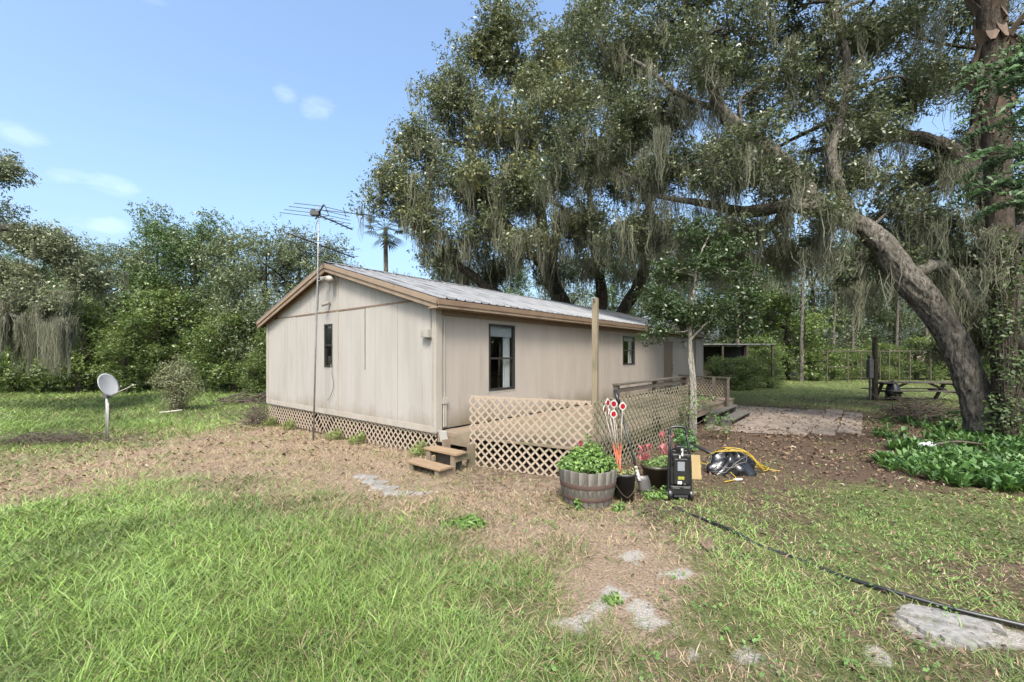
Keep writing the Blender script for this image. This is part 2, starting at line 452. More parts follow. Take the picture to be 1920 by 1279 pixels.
def ground_mat():
    m, N, L, b = new_mat("ground_soil")
    b.inputs['Roughness'].default_value = 0.95; b.inputs['Specular IOR Level'].default_value = 0.1
    at = N.new("ShaderNodeAttribute"); at.attribute_name = "cover"
    sp = N.new("ShaderNodeSeparateColor"); L.new(at.outputs['Color'], sp.inputs[0])
    tcn = N.new("ShaderNodeTexCoord")

    def noise(s, d=6):
        n = N.new("ShaderNodeTexNoise"); n.inputs['Scale'].default_value = s; n.inputs['Detail'].default_value = d
        n.inputs['Roughness'].default_value = 0.65
        L.new(tcn.outputs['Object'], n.inputs['Vector']); return n

    def mix(fac, c1, c2):
        x = N.new("ShaderNodeMixRGB")
        for k, s in ((0, fac), (1, c1), (2, c2)):
            if isinstance(s, tuple):
                x.inputs[k].default_value = (*s, 1)
            else:
                L.new(s, x.inputs[k])
        return x.outputs[0]

    def rng(s, lo, hi):
        r = N.new("ShaderNodeMapRange"); r.inputs[1].default_value = lo; r.inputs[2].default_value = hi
        L.new(s, r.inputs[0]); return r.outputs[0]
    nf, nm, nc = noise(38, 8), noise(9, 6), noise(90, 4)
    straw = mix(rng(nf.outputs['Fac'], .35, .65), (0.105, 0.074, 0.053), (0.26, 0.200, 0.147))
    litter = mix(rng(nf.outputs['Fac'], .38, .62), (0.034, 0.024, 0.017), (0.105, 0.074, 0.052))
    green = mix(rng(nm.outputs['Fac'], .35, .65), (0.050, 0.070, 0.024), (0.105, 0.105, 0.045))
    sand = mix(rng(nc.outputs['Fac'], .3, .7), (0.13, 0.118, 0.103), (0.36, 0.335, 0.305))

    def masked(ch):       # cover + noise -> crisp patchy edge
        a = N.new("ShaderNodeMath"); a.operation = 'ADD'; L.new(sp.outputs[ch], a.inputs[0])
        mm = N.new("ShaderNodeMath"); mm.operation = 'MULTIPLY_ADD'; L.new(nm.outputs['Fac'], mm.inputs[0])
        mm.inputs[1].default_value = 0.9; mm.inputs[2].default_value = -0.45
        L.new(mm.outputs[0], a.inputs[1]); return rng(a.outputs[0], 0.38, 0.62)
    c = mix(masked('Blue'), straw, litter)
    c = mix(masked('Red'), c, green)
    c = mix(masked('Green'), c, sand)
    L.new(c, b.inputs['Base Color'])
    bn = N.new("ShaderNodeBump"); bn.inputs['Strength'].default_value = 0.8; bn.inputs['Distance'].default_value = 0.03
    L.new(nf.outputs['Fac'], bn.inputs['Height']); L.new(bn.outputs[0], b.inputs['Normal'])
    return m


M_GROUND = ground_mat()

# ------------------------------------------------------------------ ground cover survey
# photo px, py on the ground -> green, straw, litter, sand
SURVEY = [
    (100, 1250, 1, 0, 0, 0), (400, 1200, 1, 0, 0, 0), (700, 1200, .95, .05, 0, 0), (880, 1230, .8, .2, 0, 0), (100, 1080, .95, .05, 0, 0),
    (100, 1000, .95, 0, 0, 0), (400, 1000, .97, 0, 0, 0), (650, 990, .7, .3, 0, 0), (750, 1060, .8, .2, 0, 0), (900, 1080, .5, .45, .05, 0),
    (60, 930, .92, .1, 0, 0), (250, 915, .9, .1, 0, 0), (420, 915, .8, .2, 0, 0), (550, 940, .6, .4, 0, 0), (0, 880, .1, .9, 0, 0), (150, 872, .1, .9, 0, 0),
    (300, 878, .3, .7, 0, 0), (480, 885, .2, .8, 0, 0), (600, 855, .05, .95, 0, 0), (690, 880, .15, .7, .15, 0), (350, 835, .15, .85, 0, 0),
    (200, 855, .2, .8, 0, 0), (50, 830, .4, .3, .3, 0), (130, 830, .35, .4, .2, 0), (430, 800, .1, .7, .25, 0), (490, 765, .4, .55, 0, 0), (560, 850, .1, .9, 0, 0),
    (260, 805, .45, .5, 0, 0), (330, 790, .6, .4, 0, 0), (50, 790, .85, .1, 0, 0), (150, 770, 1, 0, 0, 0), (300, 755, 1, 0, 0, 0), (430, 747, 1, 0, 0, 0), (0, 765, 1, 0, 0, 0),
    (420, 765, .8, .2, 0, 0), (800, 905, .2, .6, .2, 0), (900, 905, .1, .5, .4, 0), (1000, 925, .15, .5, .35, 0), (700, 940, .45, .5, 0, 0), (790, 940, .4, .5, .1, 0),
    (850, 985, .5, .5, 0, 0), (960, 990, .3, .5, .2, 0), (1090, 1000, .4, .35, .25, 0), (1000, 1100, .6, .4, 0, 0), (1000, 1250, .75, .2, .05, 0),
    (1150, 1260, .5, .2, .2, .1), (1300, 1250, .5, .15, .3, .2), (1170, 1110, .1, 0, 0, 1), (1150, 1150, .1, 0, 0, 1), (1210, 1160, .1, 0, 0, .9), (1195, 1040, .2, .3, .1, .5),
    (1270, 1082, .3, .3, 0, .5), (1060, 1190, .5, .2, 0, .35), (1300, 1150, .7, .25, 0, 0), (1450, 1130, .7, .25, 0, 0), (1580, 1200, .55, .1, .35, 0), (1430, 1250, .45, .2, .2, .3),
    (1780, 1190, .1, 0, .2, .8), (1900, 1250, .7, .1, .2, 0), (1350, 1010, .55, .1, .35, 0), (1500, 980, .6, 0, .4, 0), (1640, 945, .9, 0, .1, 0), (1740, 965, .8, 0, .2, 0),
    (1850, 1000, .55, 0, .45, 0), (1700, 1060, .5, .1, .4, 0), (1900, 1090, .45, .1, .45, 0), (1350, 905, .3, .1, .6, 0), (1500, 905, .35, .1, .55, 0), (1440, 945, .5, .1, .4, 0),
    (1550, 860, .1, 0, .9, 0), (1450, 810, 0, 0, 1, 0), (1600, 785, 0, 0, 1, 0), (1700, 765, 0, 0, 1, 0), (1560, 748, .3, 0, .7, 0), (1450, 728, 1, 0, 0, 0), (1600, 728, 1, 0, 0, 0),
    (1750, 724, 1, 0, 0, 0), (1400, 724, 1, 0, 0, 0), (1520, 722, 1, 0, 0, 0), (1680, 722, 1, 0, 0, 0), (1360, 736, .8, 0, .2, 0), (1500, 738, .9, 0, .1, 0), (1600, 740, .8, 0, .2, 0), (1900, 770, 0, 0, 1, 0), (1800, 900, .5, 0, .5, 0), (1230, 962, .35, .15, .5, 0), (1100, 965, .15, .5, .35, 0), (1000, 890, .05, .3, .7, 0),
    (1560, 1100, .6, .1, .3, 0), (1400, 1060, .55, .15, .3, 0), (1240, 1010, .45, .3, .25, 0), (620, 900, .25, .7, .05, 0), (1120, 1215, .55, .2, 0, .3),
    (820, 1120, .7, .3, 0, 0), (560, 1080, .95, .05, 0, 0), (1720, 1240, .5, .1, .3, .1),
]
_S = np.array(SURVEY, float)
_sd = CAM_Z * F_PX / (_S[:, 1] - HORIZON)
_sx = (_S[:, 0] - 960) / F_PX * _sd
_sy = _sd


def cover(x, y):
    x = np.asarray(x, float); y = np.asarray(y, float)
    num = np.zeros((len(x), 4)); den = np.full(len(x), 1e-9)
    # far beyond the survey: under the woods, litter
    for i in range(len(_S)):
        r = math.hypot(_sx[i], _sy[i])
        w = np.exp(-0.5 * (((x - _sx[i]) / (0.075 * r)) ** 2 + ((y - _sy[i]) / (0.075 * r * (0.6 + 0.12 * _sy[i]))) ** 2))
        w = w + 1e-4 / (1 + ((x - _sx[i]) ** 2 + (y - _sy[i]) ** 2) / (0.2 * r) ** 2) ** 2
        num += w[:, None] * _S[i, 2:]; den += w
    c = num / den[:, None]; c[:, 3] = sandiness(x, y)
    return c


SAND = [(.82, 3.42, .12, .11), (.66, 3.20, .10, .08), (1.0, 3.10, .09, .08), (.92, 3.28, .08, .08), (1.15, 4.08, .07, .10), (1.45, 3.72, .09, .06), (1.15, 2.76, .07, .025), (.42, 3.0, .06, .07), (1.55, 2.72, .06, .02), (3.0, 3.0, .15, .15), (3.35, 2.9, .16, .12), (-1.35, 5.95, .12, .05), (-.28, 3.3, .05, .06), (2.35, 2.75, .06, .03), (.05, 2.85, .05, .05)]


def sandiness(x, y):
    s = np.zeros(len(x))
    for a, b, rx, ry in SAND:
        s = np.maximum(s, 1.15 * np.exp(-.5 * (((x - a) / rx) ** 2 + ((y - b) / ry) ** 2)))
    return np.clip(s + 1.5 * (fbm(x * 5.5, y * 5.5 + 60, 4) - .5) * (s > .05), 0, 1)


def axis_lines(lo, hi, step, far):
    a = list(np.arange(lo, hi + 1e-6, step)); s = step
    p = a[0]; left = []
    while p > -far:
        s *= 1.35; p -= s; left.append(p)
    s = step; p = a[-1]; right = []
    while p < far:
        s *= 1.35; p += s; right.append(p)
    return np.array(left[::-1] + a + right)


xs = axis_lines(-15, 18, 0.17, 900); ys = axis_lines(0.0, 26, 0.17, 900)
gx, gy = np.meshgrid(xs, ys, indexing='ij')
gxf, gyf = gx.ravel(), gy.ravel()
cv = cover(gxf, np.clip(gyf, 1.5, None))
nn = fbm(gxf * 1.3, gyf * 1.3, 4) - 0.5
pc = np.stack([np.clip(cv[:, 0] + nn * 0.5, 0, 1), np.clip(cv[:, 3], 0, 1),
               np.clip(cv[:, 2] / (cv[:, 2] + cv[:, 1] + 0.05) + nn * 0.5, 0, 1)], 1)
I = np.arange(len(xs) * len(ys)).reshape(len(xs), len(ys))
gf = np.stack([I[:-1, :-1].ravel(), I[1:, :-1].ravel(), I[1:, 1:].ravel(), I[:-1, 1:].ravel()], 1)
ground = add("ground", np_mesh("ground", np.stack([gxf, gyf, gz(gxf, gyf)], 1), gf, smooth=True, point_colors=pc), M_GROUND)
ground["kind"] = "structure"

# house footprint in world space (to keep grass out of it)
HC = np.array([-1.4325, 8.03]); HA = math.radians(50.336)
HU = np.array([math.cos(HA), math.sin(HA)]); HV = np.array([-HU[1], HU[0]])


def to_house(x, y):
    dx, dy = x - HC[0], y - HC[1]
    return dx * HU[0] + dy * HU[1], dx * HV[0] + dy * HV[1]


def hw(xl, yl, z=0.0):
    p = HC + HU * xl + HV * yl
    return (float(p[0]), float(p[1]), z)


def grass_points(n, dmin, dmax, power, margin=1.5):
    """points on the ground, thinning with distance from where one stands"""
    u = RS.rand(n)
    k = 2 - power
    d = (dmin ** k + u * (dmax ** k - dmin ** k)) ** (1 / k)
    half = d * 1.24 + margin
    x = (RS.rand(n) * 2 - 1) * half
    return x, d


def blades(x, y, length, width, lean, az, curl, cols, segs):
    n = len(x)
    z = gz(x, y) - 0.01
    base = np.stack([x, y, z], 1)
    dirv = np.stack([np.cos(az), np.sin(az), np.zeros(n)], 1)
    side_a = RS.rand(n) * 2 * np.pi
    side = np.stack([np.cos(side_a), np.sin(side_a), np.zeros(n)], 1)
    def at(t):
        h = length * (t * (1 - 0.35 * curl * t))
        o = length * (lean * t + curl * t * t * 0.7)
        p = base + dirv * o[:, None]; p[:, 2] += h * np.sqrt(np.clip(1 - (lean * 0.7) ** 2, .15, 1)); return p
    w = width[:, None]
    if segs == 1:
        V = np.stack([base - side * w * .5, base + side * w * .5, at(1.0)], 1).reshape(-1, 3)
        i = np.arange(n)[:, None] * 3
        return V, [i + np.array([[0, 1, 2]])], cols
    m = at(0.5)
    V = np.stack([base - side * w * .4, base + side * w * .4, m + side * w * .5, m - side * w * .5, at(1.0)], 1).reshape(-1, 3)
    i = np.arange(n)[:, None] * 5
    return V, [i + np.array([[0, 1, 2, 3]]), i + np.array([[3, 2, 4]])], np.concatenate([cols, cols])


def make_grass():
    rsn = RS
    out = []
    for (nc, per, dmin, dmax, power, segs) in ((31000, 9, 1.9, 6.0, 1.0, 2), (38000, 7, 6.0, 14, 1.2, 1), (30000, 5, 14, 34, 1.1, 1)):
        cx, cy = grass_points(nc, dmin, dmax, power)
        c = cover(cx, cy)
        nz_ = fbm(cx * 1.9 + 40, cy * 1.9, 4); n2 = fbm(cx * 0.7, cy * 0.7 + 9, 3)
        g = c[:, 0] * (1 - 0.6 * np.clip(c[:, 3], 0, 1))
        keep_p = np.clip(g * 1.35 + (nz_ - 0.5) * 1.6, 0.03, 1) ** 1.3 * (0.35 + 0.65 * g) * np.clip(1.0 - .09 * np.clip(cx - .4, 0, 4) * (cy < 8), .62, 1)
        straw_p = np.clip(c[:, 1] * 0.75 * (0.4 + nz_) + 0.08 * c[:, 0], 0, 1) * (1 - c[:, 3])
        hx, hy = to_house(cx, cy)
        free = ~((hx > 0.0) & (hx < 17.5) & (hy > -2.75) & (hy < 8))
        r = rsn.rand(nc)
        isg = (r < keep_p) & free
        iss = (~isg) & (rsn.rand(nc) < straw_p) & free
        sel = np.where(isg | iss)[0]
        x = np.repeat(cx[sel], per); y = np.repeat(cy[sel], per); straw = np.repeat(iss[sel], per); gg = np.repeat(g[sel], per)
        lush = np.repeat(n2[sel], per); d = np.hypot(x, y)
        n = len(x)
        spread = 0.03 + 0.012 * d ** 0.8
        ang = rsn.rand(n) * 2 * np.pi; rad = np.abs(rsn.randn(n)) * spread
        x = x + np.cos(ang) * rad; y = y + np.sin(ang) * rad
        # a few single straw blades among the green
        straw = straw | (rsn.rand(n) < 0.10 + 0.22 * (1 - gg) + .35 * np.clip(.42 - lush, 0, 1))
        lf = x < 0.8
        length = (0.045 + 0.115 * rsn.rand(n) ** 1.9) * (0.65 + 0.55 * lush + 0.45 * np.clip(gg, 0, 1) * np.clip((1.6 - x) / 2.5, 0, 1)) * np.clip(1.0 - .13 * np.clip(x - .6, 0, 4), .55, 1)
        length = np.where(straw, length * 0.75, length)
        length = np.where(d > 14, length * 1.35, length)
        width = np.clip(0.0036 + 0.0042 * rsn.rand(n), 0, 1) * np.clip(d / 4.2, 0.9, 6)
        lean = np.where(straw, 0.5 + 0.6 * rsn.rand(n), 0.2 + 0.9 * rsn.rand(n))
        curl = 0.2 + 0.7 * rsn.rand(n)
        az = np.where(rsn.rand(n) < .6, ang, rsn.rand(n) * 2 * np.pi)
        v = rsn.rand(n)[:, None]; hue = (lush + 0.35 * rsn.randn(n) * 0.5)[:, None]
        gA = np.array([0.034, 0.068, 0.010]); gB = np.array([0.158, 0.242, 0.042]); gC = np.array([0.190, 0.260, 0.105])
        col = gA * (1 - v) + gB * v
        col = col * (1 - np.clip(hue, 0, 1) * .5) + gC * np.clip(hue, 0, 1) * .5
        big = np.repeat((fbm(cx * .9 + 70, cy * .9 + 11, 3) * rsn.uniform(.75, 1.25, nc))[sel], per)[:, None]; col = col * np.clip(.15 + 1.7 * big, .4, 1.6)
        sA = np.array([0.36, 0.29, 0.18]); sB = np.array([0.21, 0.15, 0.09])
        col = np.where(straw[:, None], sA * v + sB * (1 - v), col)
        out.append(blades(x, y, length, width, lean, az, curl, col, segs))
    off = 0; V = []; F3 = []; F4 = []; C3 = []; C4 = []
    for v, fs, c in out:
        k = 0
        for f in fs:
            (F4 if f.shape[1] == 4 else F3).append(f + off)
            (C4 if f.shape[1] == 4 else C3).append(c[k:k + len(f)]); k += len(f)
        V.append(v); off += len(v)
    me = np_mesh("grass", np.concatenate(V), [np.concatenate(F4), np.concatenate(F3)], np.concatenate(C4 + C3))
    o = add("grass", me, M_GRASS); o["kind"] = "stuff"
    tag(o, "patchy green lawn grass with dry straw blades across the yard", "grass")


make_grass()


def quad_leaves(c, size, aspect, nrm, ang, cols, fold=0.15):
    """rhombic leaves: centre, length, normal and in-plane angle"""
    n = len(c)
    nrm = nrm / (np.linalg.norm(nrm, axis=1)[:, None] + 1e-9)
    ref = np.where(np.abs(nrm[:, 2:3]) < 0.9, np.array([[0, 0, 1.0]]), np.array([[1.0, 0, 0]]))
    u = np.cross(nrm, ref); u /= np.linalg.norm(u, axis=1)[:, None]
    w = np.cross(nrm, u)
    a = np.cos(ang)[:, None] * u + np.sin(ang)[:, None] * w
    b = np.cross(nrm, a)
    L = size[:, None] * .5; W = (size * aspect)[:, None] * .5
    up = nrm * (size * fold)[:, None]
    V = np.stack([c - a * L, c + b * W + up - a * L * .1, c + a * L, c - b * W + up - a * L * .1], 1).reshape(-1, 3)
    i = np.arange(n)[:, None] * 4
    return V, i + np.array([[0, 1, 2, 3]]), cols


def make_litter():
    n = 42000
    x, y = grass_points(n, 2.2, 20, 1.2)
    c = cover(x, y)
    p = (c[:, 2] * 0.95 + c[:, 1] * 0.35 + 0.04) * (1 - .55 * c[:, 0])
    p *= (0.3 + 1.2 * fbm(x * 2.3, y * 2.3 + 31, 3))
    hx, hy = to_house(x, y)
    k = (RS.rand(n) < p) & ~((hx > 0.0) & (hx < 17.5) & (hy > -2.6) & (hy < 8))
    x, y = x[k], y[k]; n = len(x); d = np.hypot(x, y)
    cen = np.stack([x, y, gz(x, y) + 0.012 + 0.02 * RS.rand(n)], 1)
    nrm = np.stack([RS.randn(n) * .4, RS.randn(n) * .4, np.ones(n)], 1)
    v = RS.rand(n)[:, None]; t = RS.rand(n)[:, None]
    col = np.array([0.06, 0.038, 0.025]) * (1 - v) + np.array([0.20, 0.135, 0.09]) * v
    col = np.where(t > .94, np.array([0.28, 0.235, 0.18]), col)
    V, F, C = quad_leaves(cen, (0.022 + 0.032 * RS.rand(n)) * np.clip(d / 5, .9, 2.2), 0.35 + 0.25 * RS.rand(n), nrm, RS.rand(n) * 6.28, col, 0.25)
    o = add("leaf_litter", np_mesh("leaf_litter", V, F, C), M_LITTER); o["kind"] = "stuff"
    tag(o, "brown fallen oak leaves scattered over the bare ground", "leaf litter")


make_litter()


def weeds():
    """low broad-leaved weeds and creeping plants in the thin lawn on the oak side"""
    n = 2600
    x, y = grass_points(n, 2.3, 12, 1.0)
    c = cover(x, y)
    k = (x > -0.5) & (RS.rand(n) < c[:, 0] * (0.2 + 1.2 * fbm(x * 1.2 + 7, y * 1.2, 3))) & (c[:, 3] < .5)
    hx, hy = to_house(x, y)
    k &= ~((hx > -0.9) & (hx < 17.5) & (hy > -2.75) & (hy < 8))
    x, y = x[k], y[k]
    m = 9
    X = np.repeat(x, m) + RS.randn(len(x) * m) * .05; Y = np.repeat(y, m) + RS.randn(len(x) * m) * .05
    n = len(X)
    cen = np.stack([X, Y, gz(X, Y) + 0.02 + 0.05 * RS.rand(n)], 1)
    nrm = np.stack([RS.randn(n) * .5, RS.randn(n) * .5 - .2, np.ones(n)], 1)
    v = RS.rand(n)[:, None]
    col = np.array([0.06, 0.12, 0.03]) * (1 - v) + np.array([0.13, 0.23, 0.06]) * v
    V, F, C = quad_leaves(cen, 0.018 + 0.024 * RS.rand(n), 0.6 + 0.2 * RS.rand(n), nrm, RS.rand(n) * 6.28, col)
    o = add("lawn_weeds", np_mesh("lawn_weeds", V, F, C), M_PLANT); o["kind"] = "stuff"
    tag(o, "low broad leaved weeds creeping through the thin lawn", "weeds")


weeds()

# ------------------------------------------------------------------ mobile home
W, L_H = 7.92, 17.2
Z0, Z_EAVE, Z_RIDGE = 0.52, 2.90, 4.08
house = thing("mobile_home", "beige double wide mobile home with ribbed metal roof", "house", (HC[0], HC[1], 0), HA)


def roof_z(y):            # underside line of the roof over the wall plane
    return Z_EAVE + 0.06 + (Z_RIDGE - Z_EAVE - 0.06) * (1 - abs(y - W / 2) / (W / 2))


def siding(name, axis, a0, a1, zlo, zhi, mat, openings=(), groove=0.203, parent=house, depth=0.0):
    """one siding sheet with vertical grooves; axis 'x' runs along the front wall (y=0), 'y' along the gable (x=0)"""
    g = 0.008; gd = 0.0035
    cuts = {a0, a1}
    k = math.ceil((a0 + 0.02) / groove)
    gr = []
    while k * groove < a1 - 0.02:
        c = k * groove; gr.append((c - g / 2, c + g / 2)); cuts |= {c - g / 2, c + g / 2}; k += 1
    for o in openings:
        cuts |= {min(max(o[0], a0), a1), min(max(o[1], a0), a1)}
    cuts = sorted(cuts)
    mb = MB()
    zf = zhi if callable(zhi) else (lambda t: zhi)

    def P(a, z, dd):
        return (a, dd - depth, z) if axis == 'x' else (dd - depth, a, z)
    for s, e in zip(cuts[:-1], cuts[1:]):
        if e - s < 1e-5:
            continue
        mid = (s + e) / 2
        dd = gd if any(q[0] <= mid <= q[1] for q in gr) else 0.0
        spans = [(zlo, None)]
        for o in openings:
            if o[0] <= mid <= o[1]:
                spans = [(zlo, o[2]), (o[3], None)]
        for lo, hi in spans:
            h0 = zf(s) if hi is None else hi; h1 = zf(e) if hi is None else hi
            mb.quad(P(s, lo, dd), P(e, lo, dd), P(e, h1, dd), P(s, h0, dd))
            if dd:
                mb.quad(P(s, lo, 0), P(s, lo, dd), P(s, h0, dd), P(s, h0, 0))
                mb.quad(P(e, lo, dd), P(e, lo, 0), P(e, h1, 0), P(e, h1, dd))
    # edge returns
    mb.quad(P(a0, zlo, 0), P(a0, zf(a0), 0), P(a0, zf(a0), .02), P(a0, zlo, .02))
    mb.quad(P(a1, zlo, 0), P(a1, zlo, .02), P(a1, zf(a1), .02), P(a1, zf(a1), 0))
    return mb.build(name, mat, parent)


# gable wall sheets
GW = (3.91, 4.31, 1.63, 2.71)
seams = [0.0, 1.22, 2.44, 3.66, 4.88, 5.96, 7.0, W]
for i in range(len(seams) - 1):
    a, b = seams[i] + 0.004, seams[i + 1] - 0.004
    siding("siding_panel", 'y', a, b, Z0, lambda t: min(3.00, roof_z(t)), M_SIDING_G, (GW,) if a < GW[0] < b or a < GW[1] < b else (), depth=0.004 * (i % 2))
upper = [0.75, 2.2, 3.66, 5.1, 7.2]
for i in range(4):
    siding("gable_panel", 'y', upper[i] + .003, upper[i + 1] - .003, 3.035, lambda t: max(3.036, roof_z(t)), M_SIDING_G)
MB().box(-0.012, 0.01, 0.75, 7.2, 3.0, 3.035).build("belt_trim", M_FASCIA2, house)
MB().box(-0.016, 0.0, 3.63, 3.685, Z0 + .06, 3.0).build("batten", M_TRIM, house)
MB().box(-0.016, 0.0, 3.64, 3.675, 3.035, 3.9).build("batten", M_TRIM, house)
MB().box(-0.011, 0.0, 2.435, 2.450, 1.60, 2.99).build("open_seam", M_WINFRAME, house)
MB().box(-0.022, 0.012, -0.02, W + 0.02, Z0 - 0.07, Z0 + 0.05).build("base_trim", M_TRIM, house)
# front wall sheets
FW = [(1.45, 2.33, 1.16, 2.61), (8.05, 9.0, 1.61, 2.57), (11.8, 12.85, 0.52, 2.50)]
k = 0
while k * 1.22 < L_H:
    a, b = k * 1.22 + 0.003, min((k + 1) * 1.22, L_H) - 0.003
    siding("siding_panel", 'x', a, b, Z0, Z_EAVE + .02, M_SIDING_R, tuple(o for o in FW if o[0] < b and o[1] > a), depth=0.003 * (k % 2))
    k += 1
# other two walls, plain
MB().box(L_H - .02, L_H, 0, W, Z0, Z_EAVE).box(L_H - .02, L_H, .8, W - .8, Z_EAVE, 3.2).box(L_H - .02, L_H, 2.2, W - 2.2, 3.2, 3.5).build("end_wall", M_SIDING_G, house)
MB().box(0.02, L_H - .03, W - .02, W, Z0, Z_EAVE).build("rear_wall", M_SIDING_G, house)
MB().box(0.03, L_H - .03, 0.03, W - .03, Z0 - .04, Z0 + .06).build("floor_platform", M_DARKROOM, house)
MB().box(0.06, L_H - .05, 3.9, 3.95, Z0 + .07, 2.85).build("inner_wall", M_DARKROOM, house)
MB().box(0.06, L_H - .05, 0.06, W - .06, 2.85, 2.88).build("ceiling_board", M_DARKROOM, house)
# corner boards
MB().box(-0.03, 0.0, -0.03, 0.10, Z0 - .05, 2.93).box(0.0, 0.12, -0.03, -0.003, Z0 - .05, 2.90).build("corner_board", M_TRIM, house, bevel=.004)
MB().box(-0.03, 0.0, W - .09, W + .03, Z0 - .05, 2.93).build("corner_board", M_TRIM, house)
MB().box(L_H - .10, L_H + .03, -0.03, -.006, Z0, 2.90).build("corner_board", M_TRIM, house)
for xx in (15.9,):
    MB().box(xx, xx + .14, -0.03, -.008, Z0, 2.90).build("corner_board", M_FASCIA2, house)


def window(a0, a1, z0, z1, axis, mid, blind=0.0, curtain=None):
    def bx(mb, s, e, lo, hi, d0, d1):
        return mb.box(s, e, d0, d1, lo, hi) if axis == 'x' else mb.box(d0, d1, s, e, lo, hi)
    mb = MB()
    for s, e, lo, hi in ((a0, a0 + .04, z0, z1), (a1 - .04, a1, z0, z1), (a0 + .04, a1 - .04, z0, z0 + .04), (a0 + .04, a1 - .04, z1 - .04, z1)):
        bx(mb, s, e, lo, hi, -0.022, 0.07)
    fr = mb.build("window", M_WINFRAME, house)
    bx(MB(), a0 + .04, a1 - .04, mid - .02, mid + .02, -0.012, 0.035).build("meeting_rail", M_WINFRAME, fr)
    bx(MB(), a0 + .038, a1 - .038, mid + .02, z1 - .038, 0.008, 0.012).build("pane", M_GLASS, fr)
    bx(MB(), a0 + .038, a1 - .038, z0 + .038, mid - .02, 0.022, 0.026).build("pane", M_GLASS, fr)
    t = MB()
    bx(t, a0 - .05, a0, z0 - .05, z1 + .05, -0.008, .02); bx(t, a1, a1 + .05, z0 - .05, z1 + .05, -0.008, .02)
    bx(t, a0, a1, z1, z1 + .05, -0.008, .02); bx(t, a0, a1, z0 - .05, z0, -0.008, .02)
    t.build("casing", M_SIDING_R if axis == 'x' else M_SIDING_G, fr)
    if blind:
        bx(MB(), a0 + .05, a1 - .05, z1 - blind, z1 - .03, 0.05, 0.056).build("blind", M_WHITE, fr)
    if curtain:
        c0, c1, top = curtain
        mb = MB(); nseg = 14
        for i in range(nseg):
            s = c0 + (c1 - c0) * i / nseg; e = c0 + (c1 - c0) * (i + 1) / nseg
            da, db = 0.085 + .02 * math.sin(i * 1.9), 0.085 + .02 * math.sin((i + 1) * 1.9)
            sk = 0.16 * (1 - i / nseg)
            q = [(s, z0 + .03, da), (e, z0 + .03, db), (e + (sk if top < z1 - .3 else 0), top, db), (s + (sk if top < z1 - .3 else 0), top, da)]
            mb.quad(*[(p[0], p[2], p[1]) if axis == 'x' else (p[2], p[0], p[1]) for p in q])
        mb.build("curtain", M_WHITE, fr)


window(*FW[0], 'x', 1.86, 0.27, (2.02, 2.27, 2.4))
window(*FW[1], 'x', 2.09, 0.16, (8.72, 8.94, 2.45))
window(*GW, 'y', 2.18, 0.10, None)
# pale drape leaning across the lower pane of the first window
# door
d0, d1 = FW[2][0], FW[2][1]
door = MB().box(d0 + .01, d1 - .01, 0.0, 0.045, 0.53, 2.49).build("door", M_DOOR, house, bevel=.004)
MB().box(d0 - .06, d0, -.02, .0, .52, 2.56).box(d1, d1 + .06, -.02, .0, .52, 2.56).box(d0, d1, -.02, 0, 2.5, 2.56).build("door_casing", M_TRIM, door)
for zz, rr in ((1.52, .03), (1.36, .036)):
    MB().tube([(d1 - .1, 0, zz), (d1 - .1, -.03, zz), (d1 - .1, -.07, zz)], [rr * .6, rr * .6, rr], 10).build("door_knob", M_BRASS, door, True)
lamp = MB().box(14.2, 14.36, -.12, -.005, 2.30, 2.52).build("wall_lamp", M_WHITEPL, house, bevel=.01)
MB().box(14.19, 14.37, -.13, -.0, 2.522, 2.55).build("lamp_cap", M_FASCIA2, lamp)

# roof: ribbed metal sheets
OH = 0.17
SL = math.atan2(Z_RIDGE + .10 - 2.96, W / 2 + .27)
run = (W / 2 + .27) / math.cos(SL)


def roof_sheet(width, sign):
    prof = []
    nr = 4; p = width / nr
    for i in range(nr):
        b = i * p
        prof += [(b, 0), (b + p - .055, 0), (b + p - .040, .022), (b + p - .015, .022)]
    prof.append((width, 0))
    mb = MB()
    for zo in (0.0, -0.004):
        for (x0, z0), (x1, z1) in zip(prof[:-1], prof[1:]):
            q = [(x0, 0, z0 + zo), (x1, 0, z1 + zo), (x1, run, z1 + zo), (x0, run, z0 + zo)]
            mb.quad(*(q if zo == 0 else q[::-1]))
    for (x0, z0), (x1, z1) in zip(prof[:-1], prof[1:]):
        mb.quad((x0, 0, z0 - .004), (x1, 0, z1 - .004), (x1, 0, z1), (x0, 0, z0))
    return mb.mesh("roof_sheet")


x0, x1 = -OH - .03, L_H + OH
ns = 19; sw = (x1 - x0) / ns
ms = roof_sheet(sw + .012, 1); ms.materials.append(M_ROOF)
for i in range(ns):
    for side in (0, 1):
        o = bpy.data.objects.new("roof_sheet", ms); COL.objects.link(o); o.parent = house
        jz = random.uniform(0, .004)
        if side == 0:
            o.location = (x0 + i * sw, -.29, 2.975 + jz); o.rotation_euler = (SL, 0, 0)
        else:
            o.location = (x0 + (i + 1) * sw, W + .29, 2.975 + jz); o.rotation_euler = (SL, 0, math.pi)
zr = 2.975 + math.sin(SL) * run
for i in range(6):
    a = x0 + i * (x1 - x0) / 6; b = x0 + (i + 1) * (x1 - x0) / 6 + .03
    mb = MB()
    for s in (-1, 1):
        q = [(a, W / 2, zr + .045 + .003 * (i % 2)), (b, W / 2, zr + .045 + .003 * (i % 2)), (b, W / 2 + s * .17, zr - .012), (a, W / 2 + s * .17, zr - .012)]
        mb.quad(*q)
    mb.build("ridge_cap", M_ROOF, house)
